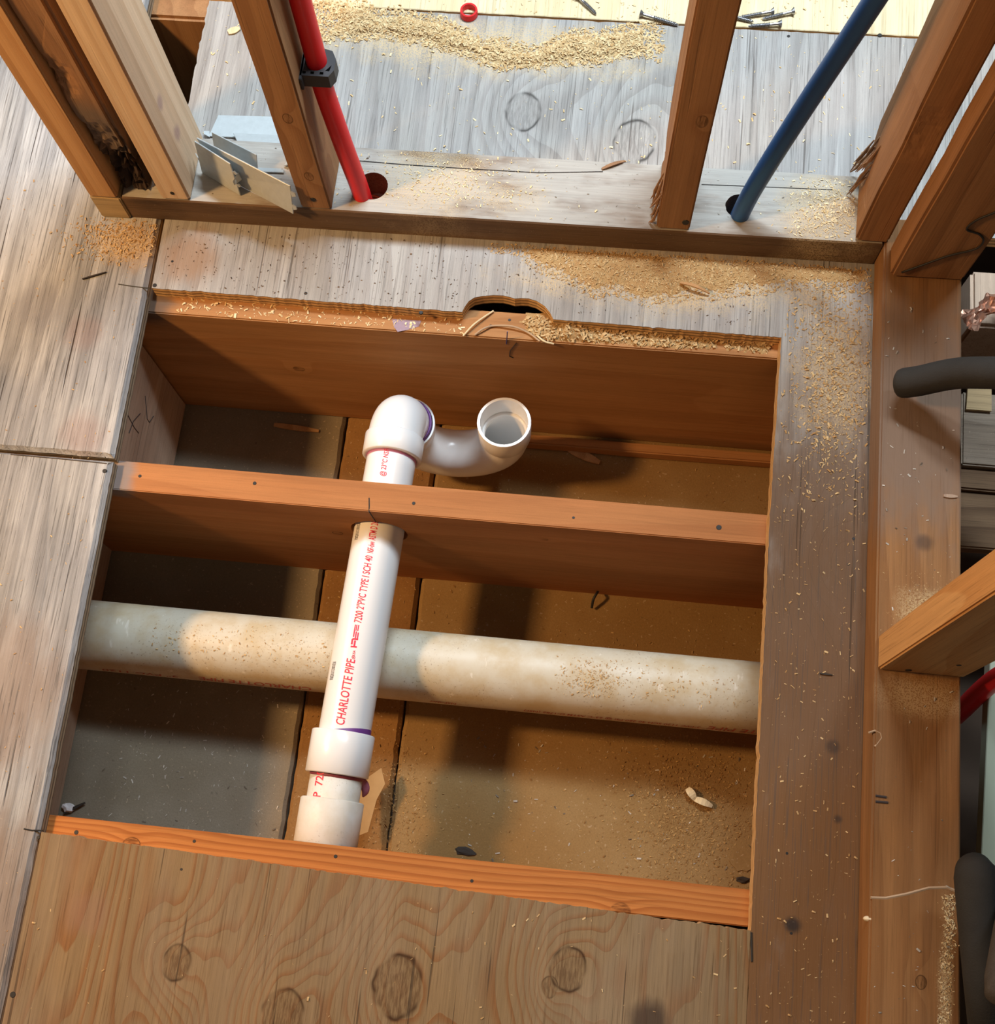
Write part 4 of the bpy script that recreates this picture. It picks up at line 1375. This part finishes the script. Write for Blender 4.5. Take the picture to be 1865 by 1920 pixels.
def joist_top(x, y):
    return -0.528 < x < 0.218 and 0.634 < y < 0.667


# sawdust heaped on top of the back joist, thick by the notch
def jh(x, y):
    if not (0.632 < y < 0.669):
        return -1
    k = math.exp(-((x + 0.035) / 0.035) ** 2) * 1.0 + 0.55 * (1 if x > -0.03 else 0) * (0.8 + 0.3 * sin(x * 30)) * max(0, min(1, (0.216 - x) / 0.01)) + 0.0
    k *= min(1, (y - 0.6325) / 0.006) * (0.6 + 0.6 * n2(x, y, 70))
    return -0.0015 + 0.009 * k * (0.35 + 0.65 * min(1, max(0, (y - 0.632) / 0.02)))


hj_ = heap('sawdust_heap', -0.12, 0.218, 0.6322, 0.6690, jh, ZJ, 'orange sawdust packed on top of the back joist right of the notch', 0.0018, M_DUST2)
scatter('shavings', lambda r: (lambda p: p if jh(*p) > 0.0 else None)((-0.10 + 0.315 * r.random(), 0.633 + 0.030 * r.random())), 1700, M_CHIP, 'shavings on the back joist beside the notch', 0.0022, 0.0085, lambda x, y: ZJ + max(0, jh(x, y)), 9, lift=0.8, parent=hj_)
scatter('shavings', rect(-0.50, -0.15, 0.634, 0.655), 260, M_CHIP_PALE, 'thin pale splinters along the top of the back joist', 0.0015, 0.006, ZJ, 10)
# long curls left by the drill in the notch
for k, pts in enumerate((((868, 630), (890, 607), (925, 583)), ((890, 628), (905, 617), (925, 611), (960, 612), (990, 624), (1012, 640)), ((1005, 628), (1020, 640), (1038, 645)))):
    obj('drill_curl', sweep(smooth_path([up(x, y, ZJ + 0.002 + 0.002 * (i % 2)) for i, (x, y) in enumerate(pts)], 5), 0.0011, 6), M_GLUE if k == 1 else M_NEW,
        label=('long pale curl of wood left of the drilled notch', 'arched brown curl of wood in the drilled notch', 'short torn splinter right of the drilled notch')[k], cat='splinter', group='drill curls in the notch')

# bays: crumbs on the ceiling boards
def bay(x, y):
    return 0.03 < y < 0.398 or 0.440 < y < 0.604


scatter('shavings', rect(-0.19, 0.28, 0.03, 0.60, bay), 1500, M_CHIP_BAY, 'wood crumbs on the ceiling boards in the bays', 0.0008, 0.0042, ZC, 11)
scatter('shavings', rect(-0.60, -0.345, 0.03, 0.25), 240, M_CHIP_GREY, 'grey and white debris in the left end of the wide bay', 0.0014, 0.0060, ZC, 12, aspect=0.25)
scatter('shavings', gauss(0.185, 0.115, 0.045, 0.055, lambda x, y: 0.03 < y < 0.22), 4200, M_CHIP_BAY, 'orange sawdust patch in the right end of the wide bay', 0.0008, 0.0042, ZC, 13)
scatter('shavings', rect(-0.33, -0.205, 0.03, 0.60, bay), 900, M_CHIP_BAY, 'sawdust on the brown middle ceiling board', 0.0008, 0.0042, ZC - 0.001, 14)
scatter('shavings', gauss(-0.185, 0.09, 0.022, 0.05, lambda x, y: 0.03 < y < 0.3), 700, M_CHIP_BAY, 'sawdust along the board seam below the coupling', 0.0008, 0.0042, ZC, 15)
scatter('shavings', rect(-0.1, 0.26, 0.03, 0.2), 120, M_CHIP_GREY, 'mixed grit on the ceiling boards of the wide bay', 0.0015, 0.0060, ZC, 16)
scatter('shavings', gauss(-0.18, 0.80, 0.06, 0.022, lambda x, y: 0.757 < y < 0.836 and off_holes(x, y)), 700, M_CHIP_PALE, 'pale crumbs on the sill plate beside the red tube', 0.0010, 0.0040, HP, 17)
scatter('shavings', gauss(0.262, 0.79, 0.024, 0.03, lambda x, y: 0.758 < y < 0.838 and x < 0.288), 900, M_CHIP_PALE, 'pale crumbs on the sill plate beside the blue tube', 0.0010, 0.0042, HP, 18)
scatter('shavings', rect(-0.48, 0.28, 0.757, 0.836, off_holes), 260, M_CHIP_GREY, 'specks on the grey sill plate', 0.0010, 0.0030, HP, 19)
scatter('shavings', rect(-0.52, 0.40, 0.845, 1.07), 620, M_CHIP_PALE, 'scattered pale crumbs on the plywood of the next room', 0.0012, 0.0050, 0.0, 20)
scatter('shavings', rect(-0.50, 0.30, 1.08, 1.16), 500, M_CHIP_PALE, 'crumbs on the new yellow plywood', 0.0012, 0.0050, 0.0007, 21)
scatter('shavings', rect(0.327, 0.405, -0.15, 0.70), 130, M_CHIP_GREY, 'crumbs on the right sill plate', 0.0012, 0.0045, HP, 22)
scatter('shavings', gauss(0.378, 0.325, 0.018, 0.018, lambda x, y: 0.326 < x < 0.406 and y > 0.297), 700, M_CHIP, 'sawdust behind the fir stud on the right plate', 0.0008, 0.0022, HP, 23)
scatter('shavings', lambda r: (0.3975 - 0.05 * max(0, 0.0 - (yy := -0.16 + 0.20 * r.random())) + r.gauss(0, 0.0035), yy), 900, M_CHIP_PALE, 'line of yellow sawdust on the near end of the right plate', 0.0010, 0.0035, HP, 24)
# crumbs resting on the waste pipe crown
def on3(x, y):
    d = y - Y3
    return Z3 + math.sqrt(max(0, R3 * R3 - d * d))


scatter('pipe_dust', lambda r: (lambda x, y: (x, y) if abs(y - Y3) < 0.026 else None)(r.choice((r.gauss(0.045, 0.02), 0.22 * r.random(), -0.50 + 0.25 * r.random())), r.gauss(Y3 - 0.004, 0.014)), 900, M_CHIP,
        '', 0.0010, 0.0034, on3, 25, parent=bp, lift=0.1)

# single larger scraps
def sliver(name, a, c, w, z, mat, label, th=0.0016, bow=0.0):
    a, c = up(*a, z), up(*c, z)
    d = (c - a)
    s = Vector((-d.y, d.x, 0)).normalized()
    b = bmesh.new()
    rows = []
    for i in range(6):
        f = i / 5
        ww = w * (0.35 + 0.65 * sin(pi * min(1, f * 0.8 + 0.15)))
        p = a + d * f + Vector((0, 0, bow * sin(pi * f) + th))
        rows.append([b.verts.new(p + s * ww / 2), b.verts.new(p - s * ww / 2), b.verts.new(p - s * ww / 2 - Vector((0, 0, th))), b.verts.new(p + s * ww / 2 - Vector((0, 0, th)))])
    for i in range(5):
        for k in range(4):
            b.faces.new((rows[i][k], rows[i][(k + 1) % 4], rows[i + 1][(k + 1) % 4], rows[i + 1][k]))
    b.faces.new(rows[0])
    b.faces.new(rows[-1])
    return obj(name, b, mat, label=label, cat='splinter')


sliver('wood_splinter', (1275, 531), (1330, 551), 0.0035, 0.003, M_STUD_A, 'orange sliver lying on the sawdust in front of the sill plate', bow=0.004)
sliver('wood_splinter', (1066, 842), (1124, 868), 0.013, ZC + 0.002, M_STUD_A, 'broad pale chip on the ceiling board in the narrow bay', 0.002)
sliver('wood_splinter', (514, 797), (598, 809), 0.008, ZC + 0.001, M_STUD_A, 'long thin splinter in the dark left of the narrow bay', 0.002)
sliver('wood_splinter', (1288, 1478), (1303, 1500), 0.010, ZC + 0.006, M_NEW, 'curled pale chip on the orange sawdust, upper piece', 0.001, 0.004)
sliver('wood_splinter', (1300, 1497), (1335, 1512), 0.009, ZC + 0.005, M_NEW, 'curled pale chip on the orange sawdust, lower piece', 0.001, 0.005)
sliver('wood_splinter', (155, 524), (200, 511), 0.0018, 0.0005, M_DARK, 'thin dark twig on the weathered boards at left')
sliver('wood_splinter', (120, 1525), (160, 1505), 0.004, ZC + 0.004, M_DARK, 'dark nail-like stick in the far left corner of the wide bay')
sliver('wood_splinter', (1768, 930), (1794, 932), 0.004, HP, M_BLOCK, 'small pale splinter on the right sill plate') if True else None
sliver('wood_splinter', (1537, 1263), (1560, 1266), 0.002, 0.0, M_DARK, 'short dark nail lying on the strip right of the hole')
sliver('wood_splinter', (1128, 318), (1172, 303), 0.004, HP, M_STUD_B, 'dark splinter lifting from the sill plate left of the middle stud', bow=0.002)
sliver('wood_splinter', (428, 62), (450, 54), 0.010, 0.0005, M_NEW, 'pale torn chip on the plywood left of the brown stud')
# brown paper flap by the coupling
pts = [up(x, y, ZC + 0.03) for x, y in ((672, 1470), (715, 1440), (722, 1470), (706, 1500), (690, 1560), (672, 1567))]
b = bmesh.new()
f = b.faces.new([b.verts.new(p) for p in pts])
r_ = bmesh.ops.extrude_face_region(b, geom=[f])
for v in r_['geom']:
    if isinstance(v, bmesh.types.BMVert):
        v.co.z += 0.0012
obj('paper_flap', b, M_CARD, label='torn brown paper flap beside the lower coupling', cat='paper')
# dark rags of debris by the near joist
def debris(c, s, sd, label, mat=M_DARK):
    rr = random.Random(sd)
    b = bmesh.new()
    bmesh.ops.create_icosphere(b, subdivisions=2, radius=1)
    for v in b.verts:
        k = 1 + 0.7 * mnoise.noise(v.co * 2.2 + Vector((sd, 0, 0)))
        v.co = Vector(c) + Vector((v.co.x * s[0], v.co.y * s[1], max(-0.2, v.co.z) * s[2])) * k
    return obj('debris', b, mat, label=label, cat='debris')


debris(up(872, 1596, ZC + 0.0005), (0.013, 0.005, 0.002), 1, 'dark crust of debris against the near joist')
debris(up(1392, 1650, ZC + 0.0005), (0.009, 0.004, 0.003), 2, 'dark lump in the right corner of the wide bay')
debris(up(128, 1515, ZC + 0.003), (0.008, 0.006, 0.006), 3, 'small white crumb in the left corner of the wide bay', M_STICKER)
obj('bent_nail', sweep(smooth_path([Vector((0.043, 0.401, -0.243)), Vector((0.041, 0.396, -0.238)), Vector((0.038, 0.389, -0.240)), Vector((0.037, 0.380, -0.249))], 4), 0.0018, 8), M_NAIL,
    label='bent nail sticking out at the foot of the middle joist', cat='nail')
obj('torn_disc', prism(circ(up(1392, 1608, ZC).x, up(1392, 1608, ZC).y, 0.017, 20, 0.25), ZC, ZC + 0.0015), M_CEIL, label='loose round flake in the right corner of the wide bay', cat='flake')
